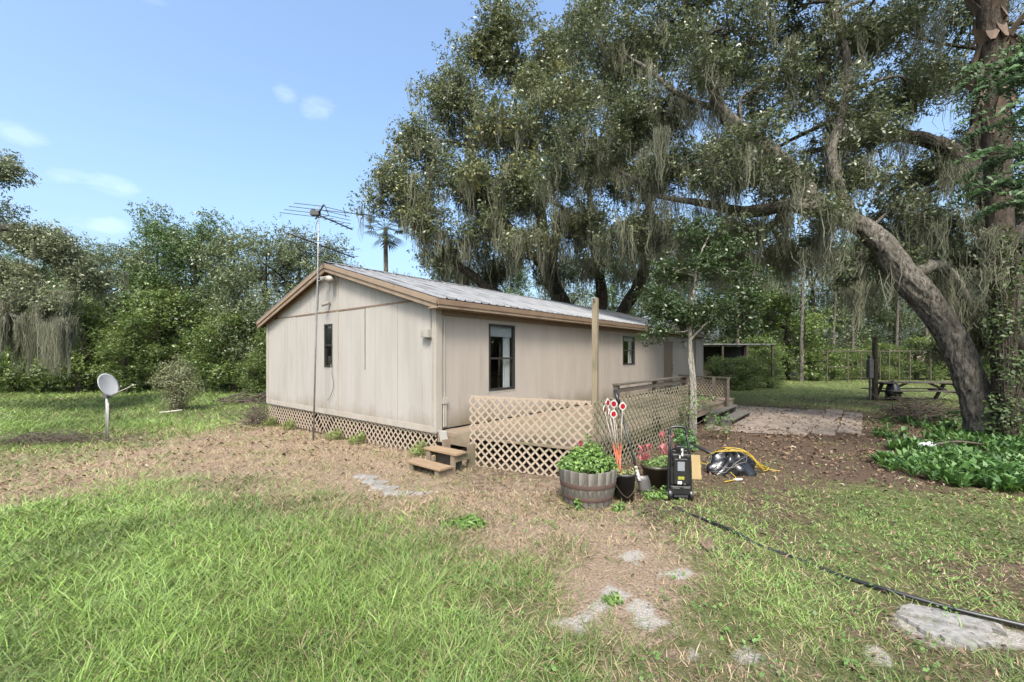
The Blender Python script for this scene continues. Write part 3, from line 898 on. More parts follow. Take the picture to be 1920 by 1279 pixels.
# roof deck under the sheets
for s in (0, 1):
    mb = MB(); M = Matrix.Translation((0, -.27 if s == 0 else W + .27, 2.945)) @ Matrix.Rotation(math.pi if s else 0, 4, 'Z') @ Matrix.Rotation(SL, 4, 'X')
    mb.box(*((x0 + .02, x1 - .02) if s == 0 else (-x1 + .02, -x0 - .02)), 0.02, run - .02, -.05, 0.012, M)
    mb.build("roof_deck", M_SOFFIT, house)
# rake fascia, two stepped boards each side, on the gable end
for s in (0, 1):
    M = Matrix.Translation((0, -.27 if s == 0 else W + .27, 2.945)) @ Matrix.Rotation(math.pi if s else 0, 4, 'Z') @ Matrix.Rotation(SL, 4, 'X')
    sg = 1 if s == 0 else -1
    e0, e1 = (-OH - .045, -OH) if s == 0 else (OH, OH + .045)
    MB().box(e0, e1, -.01, run + .02, -.085, 0.02, M).build("rake_board", M_FASCIA, house, bevel=.003)
    e0, e1 = (-OH - .020, -OH + .02) if s == 0 else (OH - .02, OH + .020)
    MB().box(e0, e1, 0.0, run + .0, -.175, -.087, M).build("rake_board", M_FASCIA, house)
    e0, e1 = (-.05, -.004) if s == 0 else (.004, .05)
    MB().box(e0, e1, .30, run - .02, -.15, -.055, M).build("frieze_board", M_SOFFIT if s else M_FASCIA, house)
    e0, e1 = (L_H + OH, L_H + OH + .03) if s == 0 else (-L_H - OH - .03, -L_H - OH)
    MB().box(e0, e1, -.01, run + .02, -.15, 0.02, M).build("rake_board", M_FASCIA, house)
# eave fascia along the front: stepped boards
MB().box(-OH - .044, L_H + OH, -.315, -.285, 2.855, 2.955).build("eave_board", M_FASCIA2, house, bevel=.003)
MB().box(-OH - .02, L_H + OH, -.300, -.27, 2.80, 2.853).build("eave_board", M_FASCIA, house)
MB().box(-.2, L_H + OH, -.27, -.004, 2.795, 2.815).build("soffit_board", M_FASCIA, house)
MB().box(.12, L_H, -.05, -.005, 2.70, 2.795).build("frieze_board", M_FASCIA2, house, bevel=.003)
MB().box(-OH - .03, L_H + OH, W + .28, W + .31, 2.80, 2.955).build("eave_board", M_FASCIA2, house)

# fittings on the walls
fl = MB().tube([(-.02, 3.86, 3.86), (-.10, 3.84, 3.84), (-.18, 3.80, 3.80)], [.03, .03, .03], 8).tube([(-.12, 3.80, 3.82), (-.20, 3.66, 3.76), (-.24, 3.62, 3.74)], [.04, .075, .09], 12)
fl.tube([(-.12, 3.92, 3.84), (-.2, 4.0, 3.80), (-.23, 4.03, 3.79)], [.03, .06, .075], 12).build("flood_light", M_TRIM, house, True)
MB().box(-.03, -.004, 4.0, 4.07, 3.2, 3.27).tube([(-.03, 4.03, 3.24), (-.08, 4.03, 3.22), (-.2, 4.07, 3.16)], [.03, .04, .04], 10).build("security_camera", M_GREYPLASTIC, house)
bxs = MB().box(-.12, -.005, .10, .24, 2.26, 2.42).box(-.11, -.005, .25, .33, 2.28, 2.40).build("junction_box", M_GREYPLASTIC, house, bevel=.008)
MB().box(-.125, -.12, .115, .225, 2.275, 2.40).build("box_lid", M_TRIM, bxs)
MB().tube([(-.035, .13, 2.42), (-.035, .13, 2.9)], .012, 8).tube([(-.035, .06, 2.26), (-.035, .06, .6)], .012, 8).build("conduit", M_GREYPLASTIC, house)
MB().tube([(.15, -.045, 1.02), (.15, -.045, .56)], .016, 8).tube([(.20, -.045, 1.02), (.20, -.045, .56)], .016, 8).box(.12, .23, -.07, -.035, 1.0, 1.12).build("conduit", M_TRIM, house)
MB().tube(spline([(-.03, -.03, 2.78), (.06, -.05, 2.72), (.16, -.04, 2.60), (.17, -.035, 2.4), (.17, -.035, 1.1)], 5), .009, 6).build("conduit", M_TRIM, house)
MB().tube(spline([(-.03, 3.95, 1.7), (-.06, 3.85, 1.5), (-.05, 3.78, 1.2), (-.05, 3.9, .95), (-.04, 4.1, .8)], 6), .006, 5).build("cable", M_BLACK, house)
# solid boards added on the hidden sides to keep the crawl space dark
MB().box(.1, L_H - .05, .10, .13, -.3, Z0 - .02).box(.1, L_H - .05, W - .13, W - .1, -.3, Z0 - .02).box(L_H - .1, L_H - .06, .13, W - .13, -.3, Z0 - .02).build("skirting_light_block", M_DARKROOM, house)


# ------------------------------------------------------------------ lattice
_slat_cache = {}


def slat_mesh(length, mat, wid=0.034, th=0.007):
    key = (round(length, 2), mat.name, wid)
    if key not in _slat_cache:
        me = MB().box(0, key[0], -wid / 2, wid / 2, -th / 2, th / 2).mesh("lattice_slat"); me.materials.append(mat)
        _slat_cache[key] = me
    return _slat_cache[key]


def lattice(parent, p0, p1, z0, z1, mat, pitch=0.135, wid=0.034, skip=(), zfun=None, jit=0.014):
    p0 = Vector((p0[0], p0[1], 0)); p1 = Vector((p1[0], p1[1], 0))
    Ln = (p1 - p0).length; dv = (p1 - p0).normalized(); up = Vector((0, 0, 1)); nv = dv.cross(up)
    H = z1 - z0
    for lay, sgn in ((0, 1), (1, -1)):
        c = -H + pitch * .5
        while c < Ln:
            h0, h1 = max(0, -c), min(H, Ln - c)
            if h1 - h0 > 0.04:
                a0 = c + h0
                if sgn < 0:
                    a0 = Ln - a0
                if not any(s <= a0 <= e and random.random() < .8 for s, e in skip):
                    o = bpy.data.objects.new("lattice_slat", slat_mesh((h1 - h0) * math.sqrt(2), mat, wid))
                    COL.objects.link(o); o.parent = parent
                    X = (dv * sgn + up).normalized(); X = (X + dv * random.uniform(-jit, jit)).normalized()
                    Y = nv.cross(X)
                    zb = z0 if zfun is None else zfun(a0)
                    loc = p0 + dv * a0 + up * (zb + h0) + nv * (0.005 if lay else -0.005)
                    Mx = Matrix((X, Y, nv)).transposed().to_4x4(); Mx.translation = loc
                    o.matrix_local = Mx
            c += pitch


lattice(house, (0.02, 0.02), (0.02, W - .02), -.02, Z0 - .06, M_LATTICE, pitch=.165, wid=.036, skip=((4.2, 4.45),), zfun=lambda a: -.02 - .008 * a)
MB().box(0.03, 0.06, 0.02, W, Z0 - .12, Z0 - .045).build("rim_board", M_TRIM, house)

# ------------------------------------------------------------------ deck
deck = thing("wooden_deck", "weathered wooden deck with diamond lattice sides along the front wall", "deck", (HC[0], HC[1], 0), HA)
bm_ = None
k = 0; xb = 0.02
while xb < 10.3:
    wbd = 0.138
    if bm_ is None:
        bm_ = MB().box(0, wbd, -2.9, -.035, .46, .498).mesh("deck_board"); bm_.materials.append(M_DECK)
    bmm = bm_
    if xb < .42:
        ye0, ye1 = (-.93 - max(0, q) / .42 * 2.0 for q in (xb, xb + wbd))
        mbb = MB().box(0, wbd, -2.9, -.035, .46, .498); mbb.v = [(p[0], (max(ye0, -2.9) if p[0] == 0 else max(ye1, -2.9)) if p[1] < -1 else p[1], p[2]) for p in mbb.v]
        bmm = mbb.mesh("deck_board"); bmm.materials.append(M_DECK)
    o = bpy.data.objects.new("deck_board", bmm); COL.objects.link(o); o.parent = deck
    o.location = (xb, random.uniform(-.01, .01), random.uniform(-.003, .003)); xb += wbd + .006
MB().box(.0, .018, -.90, -.04, .30, .46).build("rim_joist", M_DECK, deck)
MB().box(.48, 10.3, -2.88, -2.84, .30, .458).build("rim_joist", M_DECK, deck)
for xx, yy in ((.1, -.9), (.48, -2.80), (2.1, -2.66), (4.0, -2.66), (6.0, -2.66), (8.8, -2.66), (10.2, -1.2)):
    top = 1.36 if xx in (2.1, 4.0, 6.0) else (1.24 if xx > 8 else .455)
    MB().box(xx - .045, xx + .045, yy - .045, yy + .045, -.1, top).build("deck_post", M_WOOD_DARK if xx > 1 else M_DECK, deck)
lattice(deck, (-.03, -.93), (.50, -3.03), -.02, 1.22, M_LATTICE, pitch=.155, wid=.034)
lattice(deck, (.56, -3.03), (6.05, -2.95), -.02, 1.21, M_LATTICE_OLD, pitch=.155, wid=.034)
MB().box(0, 2.15, .012, .034, 1.19, 1.225).build("lattice_cap", M_LATTICE, deck, loc=(-.03, -.93, 0), rot=(0, 0, math.atan2(-2.10, .53)))
MB().box(2.04, 6.1, -2.74, -2.60, 1.36, 1.395).build("hand_rail", M_WOOD_DARK, deck, bevel=.004)
MB().box(2.14, 6.05, -2.70, -2.665, 1.225, 1.30).build("lower_rail", M_WOOD_DARK, deck)
lattice(deck, (10.2, -1.22), (9.0, -2.98), .60, 1.16, M_LATTICE, pitch=.135, wid=.034)
ra = math.atan2(-2.98 + 1.22, 9.0 - 10.2)
MB().box(-.1, 2.2, -.07, .07, 1.205, 1.245).build("hand_rail", M_WOOD_DARK, deck, loc=(10.2, -1.22, 0), rot=(0, 0, ra))
MB().box(2.10, 2.19, -.045, .045, -.05, 1.20).build("deck_post", M_WOOD_DARK, deck, loc=(10.2, -1.22, 0), rot=(0, 0, ra))
MB().box(6.1, 9.2, -2.80, -2.762, .34, .50).build("fascia_board", M_WOOD_GREY, deck)

steps = thing("porch_steps", "three short brown wooden steps beside the house corner", "steps", hw(-.45, -.7), HA)
for i, (xa, zt, ya, yb) in enumerate(((-.46, .155, -.46, .40), (-.11, .325, -.44, .38))):
    t = MB().box(xa, xa + .135, ya, yb, zt - .036, zt).box(xa + .142, xa + .275, ya + .01, yb - .006, zt - .036, zt - .002).build("tread", M_STEP, steps, bevel=.004)
    MB().box(xa + .20, xa + .23, ya + .09, yb - .09, -.06, zt - .04).build("riser", M_WOOD_DARK, steps)
    MB().box(xa + .02, xa + .055, ya + .06, ya + .15, -.06, zt - .04).build("support", M_DECK, steps)
    MB().box(xa + .02, xa + .055, yb - .15, yb - .06, -.06, zt - .04).build("support", M_DECK, steps)
    MB().box(xa + .05, xa + .37, ya + .05, ya + .085, zt - .15, zt - .037).build("stringer", M_DECK, steps)
    MB().box(xa + .06, xa + .37, yb - .085, yb - .05, zt - .15, zt - .037).build("stringer", M_DECK, steps)
MB().box(.28, .45, -.34, -.30, -.05, .40).build("support", M_DECK, steps)
MB().box(.28, .45, .30, .34, -.05, .40).build("support", M_DECK, steps)
pap = MB().box(-.09, .09, -.006, .006, 0, .22).build("white_panel", M_WHITEPL, None, loc=hw(-.06, -.30, .335), rot=(math.radians(-14), 0, HA + 1.7))
tag(pap, "small white panel propped on the wooden steps at the house corner", "panel")

st2 = thing("garden_steps", "two long grey weathered steps below the far deck railing", "steps", hw(8.5, -3.1), HA)
for (ya, yb, zt) in ((-.02, .30, .345), (-.40, -.05, .18)):
    MB().box(-1.2, 1.25, ya, yb, zt - .05, zt).build("tread", M_WOOD_GREY, st2, bevel=.006)
    MB().box(-1.15, 1.2, yb - .04, yb, -.05, zt - .052).build("riser", M_WOOD_DARK, st2)
    for xx in (-1.17, 1.17):
        MB().box(xx - .03, xx + .03, ya + .02, yb - .045, -.05, zt - .052).build("stringer", M_WOOD_GREY, st2)

post = MB().box(-.048, .048, -.048, .048, -.2, 2.92)
po = post.build("timber_post", M_POST, None, bevel=.006, loc=hw(1.30, -2.65, 0), rot=(0, .004, HA + .2))
tag(po, "tall bare timber post rising behind the lattice corner", "post")
MB().tube([(-.06, 0, 2.87), (-.16, .0, 2.90)], .01, 6).tube([(-.05, 0, 2.85), (-.05, 0, 2.90)], .02, 6).build("hook", M_GALV, po)

# ------------------------------------------------------------------ tv antenna
mx_, my_, _ = hw(-.40, 3.86)
ant = thing("tv_antenna", "old television antenna on a tall pole against the gable wall", "antenna", (mx_, my_, float(gz(mx_, my_))))
z_off = -float(gz(mx_, my_))
MB().tube([(-.09, -.05, -.2), (-.04, -.02, 2.2 + z_off), (0, 0, 3.9 + z_off), (.02, 0, 5.50 + z_off)], [.021, .020, .018, .016], 10).build("mast", M_GALV, ant, True)
MB().tube([(.0, .0, 3.78 + z_off), (.22, .16, 3.86 + z_off)], .012, 6).tube([(.0, .0, 3.70 + z_off), (.2, .0, 3.80 + z_off)], .012, 6).build("wall_bracket", M_GALV, ant)


def boom(pa, pb, n, l0, l1, drop=0.0, r=.018, er=.008):
    pa, pb = Vector(pa), Vector(pb)
    b = MB().tube([pa, pb], r, 8).build("boom", M_ALU, ant, True)
    d = (pb - pa).normalized(); side = d.cross(Vector((0, 0, 1))).normalized()
    for i in range(n):
        t = (i + .5) / n; c = pa.lerp(pb, t); l = l0 + (l1 - l0) * t
        MB().tube([c - side * l + Vector((0, 0, drop)), c + Vector((0, 0, .01)), c + side * l + Vector((0, 0, drop))], er, 5).build("element", M_ALU, b)
    return b


zt = z_off
boom((-.28, -.85, 4.62 + zt), (.30, 1.55, 4.62 + zt), 11, .32, .20)
boom((-.28, .50, 5.36 + zt), (.36, -.50, 5.36 + zt), 4, .85, .55, -.03, .019, .008)
boom((.0, .0, 5.42 + zt), (1.15, .35, 5.40 + zt), 3, .45, .3, .0, .010, .008)
boom((.05, .0, 5.28 + zt), (.45, 1.0, 5.24 + zt), 6, .16, .12)
MB().box(-.16, .05, -.07, .05, 5.28 + zt, 5.38 + zt).box(-.15, -.08, -.03, .04, 5.38 + zt, 5.44 + zt).build("rotor_box", M_ALU, ant)
MB().tube(spline([(.02, .02, 5.25 + zt), (-.08, .06, 5.0 + zt), (.04, .03, 4.7 + zt), (.05, .0, 4.2 + zt), (-.01, .03, 3.0 + zt)], 6), .006, 5).build("cable", M_BLACK, ant)

# ------------------------------------------------------------------ satellite dish
dx, dy = -10.3, 10.8
dish = thing("satellite_dish", "grey satellite dish on a short pole in the dry grass", "satellite dish", (dx, dy, float(gz(dx, dy))), 0)
MB().tube([(0, 0, -.15), (0, 0, .60), (0, 0, 1.22)], .036, 12).build("pole", M_GALV, dish, True)
MB().tube([(.055, -.03, -.05), (.055, -.03, .5), (.05, -.02, 1.0)], .016, 8).build("conduit", M_GREYPLASTIC, dish, True)
dn = Vector((1.0, .02, .36)).normalized()      # where the bowl faces
Q = dn.to_track_quat('Z', 'Y').to_matrix().to_4x4()
mb = MB(); N_ = 36; rings = 7
for side in (0, 1):
    b = len(mb.v)
    for k in range(rings + 1):
        r = .295 * k / rings
        for i in range(N_):
            a = 2 * math.pi * i / N_
            mb.v.append((r * math.cos(a) * .93, r * math.sin(a) * 1.03, r * r * .42 - side * .008))
    for k in range(rings):
        for i in range(N_):
            j = (i + 1) % N_
            q = (b + k * N_ + i, b + k * N_ + j, b + (k + 1) * N_ + j, b + (k + 1) * N_ + i)
            mb.f.append(q if not side else q[::-1])
for i in range(N_):
    j = (i + 1) % N_; o1 = rings * N_; o2 = (2 * rings + 1) * N_
    mb.f.append((o1 + i, o1 + j, o2 + j, o2 + i))
mb.v = [tuple(Q @ Vector(p) + Vector((.075, -.07, 1.45))) for p in mb.v]
bowl = mb.build("reflector", M_DISH, dish, True)
MB().box(-.08, .04, -.05, .06, 1.12, 1.40).tube([(0, 0, 1.2), (-.03, .02, 1.35)], .05, 10).build("mount_bracket", M_STEEL, dish, bevel=.006)
arm0 = Vector((-.02, -.06, 1.42)) + (Q @ Vector((0, -.36, .04))); arm1 = Vector((.76, -.12, 1.44))
arm0 = Vector((.10, -.05, 1.17))
MB().tube([arm0, arm0.lerp(arm1, .5), arm1], .014, 8).build("feed_arm", M_GREYPLASTIC, dish, True)
MB().tube([arm1 + Vector((-.05, 0, -.02)), arm1 + Vector((.02, -.01, .02)), arm1 + Vector((.05, -.01, .0))], [.02, .026, .018], 8).build("feed_horn", M_GREYPLASTIC, dish, True)
MB().tube(spline([(.05, -.02, .3), (.09, -.03, .7), (.16, -.05, .93), (.24, -.05, .95)], 6), .007, 5).build("cable", M_BLACK, dish)

# ------------------------------------------------------------------ barrel planter and things round it
bx_, by_ = 1.0, 5.62
barrel = thing("barrel_planter", "half whiskey barrel planter of grey staves with rusty bands", "planter", (bx_, by_, 0.0))
NST = 20; HB = .46


def brad(t):            # outer radius, t 0 bottom .. 1 top
    return .292 + .085 * math.sin(min(1, t * .9 + .08) * math.pi / 2)


mb = MB(); ha = math.pi / NST * .95
tv = [i / 6 for i in range(7)]
for t in tv:
    for (rr, aa) in ((brad(t), -ha), (brad(t) + .004, 0), (brad(t), ha), (brad(t) - .028, ha), (brad(t) - .028, -ha)):
        mb.v.append((rr * math.cos(aa), rr * math.sin(aa), HB * t))
for k in range(6):
    for i in range(5):
        j = (i + 1) % 5
        mb.f.append((k * 5 + i, k * 5 + j, (k + 1) * 5 + j, (k + 1) * 5 + i))
mb.f.append((4, 3, 2, 1, 0)); mb.f.append((30, 31, 32, 33, 34))
stm = mb.mesh("stave"); stm.materials.append(M_STAVE)
for i in range(NST):
    o = bpy.data.objects.new("stave", stm); COL.objects.link(o); o.parent = barrel
    o.rotation_euler = (0, 0, 2 * math.pi * i / NST); o.location = (0, 0, random.uniform(-.006, .004)); o.scale = (1, 1, random.uniform(.985, 1.015))
for z0, z1 in ((.245, .305), (.085, .140)):
    mb = MB().lathe([(brad(z0 / HB) + .006, z0), (brad(z1 / HB) + .006, z1), (brad(z1 / HB) + .003, z1 + .001)], 48)
    mb.build("band", M_RUST, barrel, True)
MB().lathe([(.001, .405), (.2, .41), (.335, .40)], 32).build("soil", M_SOIL, barrel, True)


def bush(name, label, cat, loc, lobes, n, size, aspect, c1, c2, mat=M_PLANT, group=None, stems=0, stem_mat=None, up=0.6, fold=.15):
    """a leafy plant: foliage in lobes (x,y,z,rx,ry,rz,weight) relative to loc"""
    root = thing(name, label, cat, loc, 0, group)
    wts = np.array([l[6] if len(l) > 6 else l[3] * l[4] * l[5] for l in lobes], float); wts /= wts.sum()
    ch = RS.choice(len(lobes), n, p=wts); Lb = np.array([l[:6] for l in lobes], float)[ch]
    d = RS.randn(n, 3); d /= np.linalg.norm(d, axis=1)[:, None]
    r = RS.rand(n) ** .4
    c = Lb[:, :3] + d * r[:, None] * Lb[:, 3:6]
    nrm = d * .8 + np.array([0, -.15, up]) + RS.randn(n, 3) * .45
    v = RS.rand(n)[:, None]
    col = np.array(c1) * (1 - v) + np.array(c2) * v
    V, F, C = quad_leaves(c, size * (.65 + .7 * RS.rand(n)), aspect * (.8 + .4 * RS.rand(n)), nrm, RS.rand(n) * 6.28, col, fold)
    add("foliage", np_mesh("foliage", V, F, C), mat, root)
    if stems:
        mb = MB()
        for i in range(stems):
            k = RS.randint(n); p = c[k]
            mb.tube(spline([(RS.randn() * .03, RS.randn() * .03, -.02), (p[0] * .5, p[1] * .5, p[2] * .55), tuple(p)], 3), [.011, .010, .009, .008, .007, .006, .004][:7] if True else .01, 5)
        mb.build("stems", stem_mat or M_STICK, root)
    return root


bush("leafy_plant", "bushy bright green leafy plant growing in the half barrel", "plant", (bx_, by_, .40),
     [(.02, .1, .36, .07, .07, .12), (-.15, -.02, .24, .10, .1, .08), (-.12, -.05, .10, .26, .22, .16), (.14, -.05, .10, .24, .22, .16), (0, .0, .18, .25, .2, .17), (.1, .08, .24, .14, .12, .14), (-.28, 0, .05, .14, .14, .10), (.30, 0, .04, .1, .14, .1)],
     3600, .042, .6, (0.045, 0.10, 0.02), (0.19, 0.30, 0.075), stems=30, stem_mat=M_PLANT if False else M_STICK)

bkx, bky = 1.50, 5.68
bk = thing("black_bucket", "black plastic bucket holding reflector stakes beside the half barrel", "bucket", (bkx, bky, 0))
MB().lathe([(.001, .01), (.118, .01), (.122, .0), (.148, .335), (.156, .335), (.156, .365), (.143, .365), (.116, .03), (.001, .03)], 28).build("shell", M_BUCKET, bk, True)
MB().tube(spline([(-.15, 0, .34), (-.12, -.11, .20), (0, -.165, .08), (.12, -.11, .20), (.15, 0, .34)], 6), .003, 6).build("bail_handle", M_STICK, bk)
bush("trailing_weed", "dry trailing weed spilling over the black bucket rim", "plant", (bkx, bky, .33),
     [(0, -.04, .04, .14, .12, .04), (.10, -.06, .07, .07, .06, .05), (-.12, -.05, .03, .06, .08, .04)], 170, .045, .4, (0.13, 0.15, 0.05), (0.27, 0.27, 0.12), stems=8)

stake_tops = [((1.58, 6.06, 1.20), 0.25, "round red reflector stake standing farthest apart, facing square to the yard"),
              ((1.43, 5.98, 1.10), 0.35, "lowest front reflector stake of the bundle in the black bucket"),
              ((1.375, 6.10, 1.245), 0.75, "tallest reflector stake of the bundle in the black bucket"),
              ((1.475, 6.14, 1.225), -0.7, "red reflector stake turned edgewise behind the bundle in the bucket"),
              ((1.325, 6.08, 1.15), 1.05, "outermost reflector stake leaning toward the lattice from the bucket"),
              ((1.375, 5.99, 1.105), 1.15, "reflector stake with narrow edge showing, half hidden low in the bundle")]
for i, (tp, yaw, lab) in enumerate(stake_tops):
    foot = (bkx - .04 + .02 * i - .03, bky + .01 * (i % 3), .06)
    root = thing("reflector_stake", lab, "reflector", foot, 0, "reflector stakes in the bucket")
    t = Vector(tp) - Vector(foot)
    MB().tube([(0, 0, 0), tuple(t * .55)], .0075, 6).build("orange_rod", M_ORANGE, root, True)
    MB().tube([tuple(t * .545), tuple(t * .965 + Vector((0, .012, 0)))], .006, 6).build("pale_rod", M_PALEROD, root, True)
    M = Matrix.Translation(t) @ Matrix.Rotation(yaw, 4, 'Z')
    mb = MB(); m = 12
    pl = [(.054 * (1.0 if k % 3 else 1.12) * math.cos(a), .054 * (1.0 if k % 3 else 1.25) * math.sin(a)) for k, a in enumerate([2 * math.pi * q / m for q in range(m)])]
    for y in (-.004, .004):
        mb.v += [tuple(M @ Vector((p[0], y, p[1]))) for p in pl]
    mb.f.append(tuple(range(m))); mb.f.append(tuple(range(m, 2 * m))[::-1])
    for k in range(m):
        mb.f.append((k, m + k, m + (k + 1) % m, (k + 1) % m))
    plate = mb.build("plate", M_WHITEPL, root)
    mb = MB()
    b = [tuple(M @ Vector((.037 * math.cos(2 * math.pi * q / 20), -.0065, .037 * math.sin(2 * math.pi * q / 20)))) for q in range(20)]
    b2 = [tuple(M @ Vector((.039 * math.cos(2 * math.pi * q / 20), -.0035, .039 * math.sin(2 * math.pi * q / 20)))) for q in range(20)]
    mb.v = b + b2; mb.f.append(tuple(range(20)))
    for k in range(20):
        mb.f.append((k, 20 + k, 20 + (k + 1) % 20, (k + 1) % 20))
    mb.build("reflector_disc", M_RED, plate)
M_RUBY = pm("dark_petal", (0.30, 0.012, 0.03), (0.18, 0.01, 0.02), 30, rough=.6)
# the single flower head over the barrel
fr_ = thing("red_flower", "single dark red flower above the half barrel's green leaves", "flower", (.93, 5.66, .50))
fr_.scale = (.65, .65, .85)
MB().tube([(0, 0, 0), (-.02, 0, .2), (-.03, -.03, .30)], .004, 5).build("stem", M_POST, fr_)
for k in range(6):
    a = k * math.pi / 3
    mb = MB(); c = Vector((-.03, -.03, .30))
    p1 = c + Vector((math.cos(a) * .02, -.02, math.sin(a) * .02)); p2 = c + Vector((math.cos(a - .5) * .045, -.01, math.sin(a - .5) * .045)); p3 = c + Vector((math.cos(a + .5) * .045, -.01, math.sin(a + .5) * .045))
    mb.quad(tuple(c), tuple(p2), tuple(c + Vector((math.cos(a) * .055, 0.005, math.sin(a) * .055))), tuple(p3)); mb.build("petal", M_RUBY, fr_)

sh = thing("garden_shovel", "long handled square shovel leaning on the lattice beside the bucket", "shovel", (1.80, 5.93, 0.0))
A, B_ = Vector((-.03, .0, .22)), Vector((-.20, .55, 1.30))
MB().tube([A.lerp(B_, .0), A.lerp(B_, .45), B_], .0155, 8).build("handle", M_BLACK, sh, True)
MB().tube([A.lerp(B_, .13), A.lerp(B_, .0), A.lerp(B_, -.04)], [.019, .024, .022], 8).build("socket", M_WHITEPL, sh, True)
MB().tube([A.lerp(B_, .90), A.lerp(B_, 1.08)], [.026, .030], 8).build("grip", M_BLACK, sh, True)
mb = MB()
for k in range(5):
    t = k / 4; z = .25 - .25 * t; y = -.02 - .02 * t; wd = .075 + .015 * min(1, t * 3)
    for q in (-1, -.5, 0, .5, 1):
        mb.v.append((q * wd + .02 + .05 * t, y - .025 * (1 - q * q) + .02, z))
for k in range(4):
    for q in range(4):
        mb.f.append((k * 5 + q, k * 5 + q + 1, k * 5 + q + 6, k * 5 + q + 5))
o = mb.build("blade", M_STEEL, sh, True); o.modifiers.new("thickness", 'SOLIDIFY').thickness = .004

ptx, pty = 2.13, 6.25
pt = thing("flower_pot", "round olive brown flower pot between the shovel and the black machine", "pot", (ptx, pty, 0))
MB().lathe([(.001, .0), (.165, .0), (.21, .28), (.228, .285), (.228, .33), (.21, .33), (.2, .28), (.001, .27)], 32).build("shell", M_POT, pt, True)
bush("potted_greens", "low green leaves filling the olive brown flower pot", "plant", (ptx, pty, .30),
     [(0, -.05, .05, .2, .16, .06), (.1, .0, .10, .1, .1, .07)], 420, .06, .6, (0.07, 0.13, 0.03), (0.20, 0.26, 0.10), stems=10)


def caladium(loc, lab, spots):
    root = thing("caladium_plant", lab, "plant", loc, 0, "pink caladiums by the lattice")
    for (x, y, z, s, ax, ay) in spots:
        M = Matrix.Translation((x, y, z)) @ Matrix.Rotation(ay, 4, 'Z') @ Matrix.Rotation(ax, 4, 'X')
        out = [(0, .55), (.28, .62), (.42, .3), (.38, -.05), (.2, -.5), (0, -.95), (-.2, -.5), (-.38, -.05), (-.42, .3), (-.28, .62)]
        mb = MB(); mb.v = [tuple(M @ Vector((0, 0, .0)))] + [tuple(M @ Vector((p[0] * s, p[1] * s, .18 * s * abs(p[0]) / .42))) for p in out]
        for k in range(10):
            mb.f.append((0, 1 + k, 1 + (k + 1) % 10))
        mb.build("leaf", M_CALA, root, True)
        MB().tube(spline([(0, 0, 0), (x * .5, y * .5, z * .6), (x, y, z)], 3), .004, 5).build("leaf_stalk", M_CALA, root)
    return root


M_CALA = pm("caladium_leaf", (0.30, 0.04, 0.055), (0.46, 0.13, 0.14), 14, rough=0.55, lo=.4, hi=.6, c3=(0.10, 0.14, 0.05), scale3=9, lo3=.60, hi3=.66)
caladium((2.02, 6.38, .30), "pink caladium leaves spreading over the pot rim toward the shovel",
         [*[(RS.uniform(-.17, .12), RS.uniform(-.12, .02), RS.uniform(.10, .27), RS.uniform(.05, .08), RS.uniform(.4, 1.1), RS.uniform(-1.5, 1.5)) for _ in range(13)]])
caladium((2.33, 6.42, .30), "pink caladium leaves rising behind the black machine",
         [*[(RS.uniform(-.12, .14), RS.uniform(-.1, .05), RS.uniform(.12, .46), RS.uniform(.045, .07), RS.uniform(.6, 1.3), RS.uniform(-1.5, 1.5)) for _ in range(13)]])

# black bag hanging on the lattice
hb = thing("hanging_bag", "crumpled black bag hanging on the greenish lattice", "bag", hw(3.35, -2.90, .30), HA)
mb = MB(); n = 14; prof = [(.02, 0), (.075, .04), (.095, .14), (.085, .25), (.10, .33), (.06, .40), (.025, .43)]
for r, z in prof:
    for i in range(n):
        a = 2 * math.pi * i / n; rr = r * (1 + .22 * math.sin(3 * a + z * 31) + .1 * math.sin(7 * a + z * 50))
        mb.v.append((rr * math.cos(a) * 1.1, rr * math.sin(a) * .7 - .03, z))
for k in range(len(prof) - 1):
    for i in range(n):
        j = (i + 1) % n; mb.f.append((k * n + i, k * n + j, (k + 1) * n + j, (k + 1) * n + i))
mb.build("sack", M_BLACKBAG, hb, True)
MB().tube(spline([(0, -.03, .42), (.02, .0, .5), (.0, .06, .52)], 4), .006, 5).build("strap", M_BLACK, hb)

# ------------------------------------------------------------------ black wheeled machine
mc = thing("pressure_washer", "upright black wheeled machine with hoop handle and stickers", "machine", (2.24, 5.66, 0.0), -.10)
MB().box(-.128, .128, -.02, .14, .20, .62).build("body", M_BLACK, mc, bevel=.02)
MB().box(-.09, .09, -.05, -.018, .22, .56).build("front_cover", M_BLACK, mc, bevel=.012)
MB().box(-.135, .135, -.05, .16, .08, .20).build("base_tray", M_BLACK, mc, bevel=.015)
for s in (-1, 1):
    MB().tube(spline([(s * .145, .02, .06), (s * .14, .02, .45), (s * .125, .04, .70), (s * .11, .09, .86)], 5), .017, 8).build("frame_rail", M_BLACK, mc, True)
    wgrp = MB()
    pr = [(.001, -.026), (.050, -.026), (.072, -.018), (.075, 0), (.072, .018), (.050, .026), (.001, .026)]
    b = len(wgrp.v); n = 24
    for r, x in pr:
        for i in range(n):
            a = 2 * math.pi * i / n; wgrp.v.append((x, r * math.cos(a), r * math.sin(a)))
    for k in range(len(pr) - 1):
        for i in range(n):
            j = (i + 1) % n; wgrp.f.append((k * n + i, k * n + j, (k + 1) * n + j, (k + 1) * n + i))
    wh = wgrp.build("wheel", M_BLACK, mc, False, loc=(s * .135, .0, .075))
    hub = MB().tube([(s * .0, 0, 0), (s * .034, 0, 0)], .038, 16).build("hub", M_BUCKET, wh)
MB().tube(spline([(-.11, .09, .85), (-.105, .10, .92), (-.06, .105, .955), (.06, .105, .955), (.105, .10, .92), (.11, .09, .85)], 5), .019, 8).build("hoop_handle", M_BLACK, mc, True)
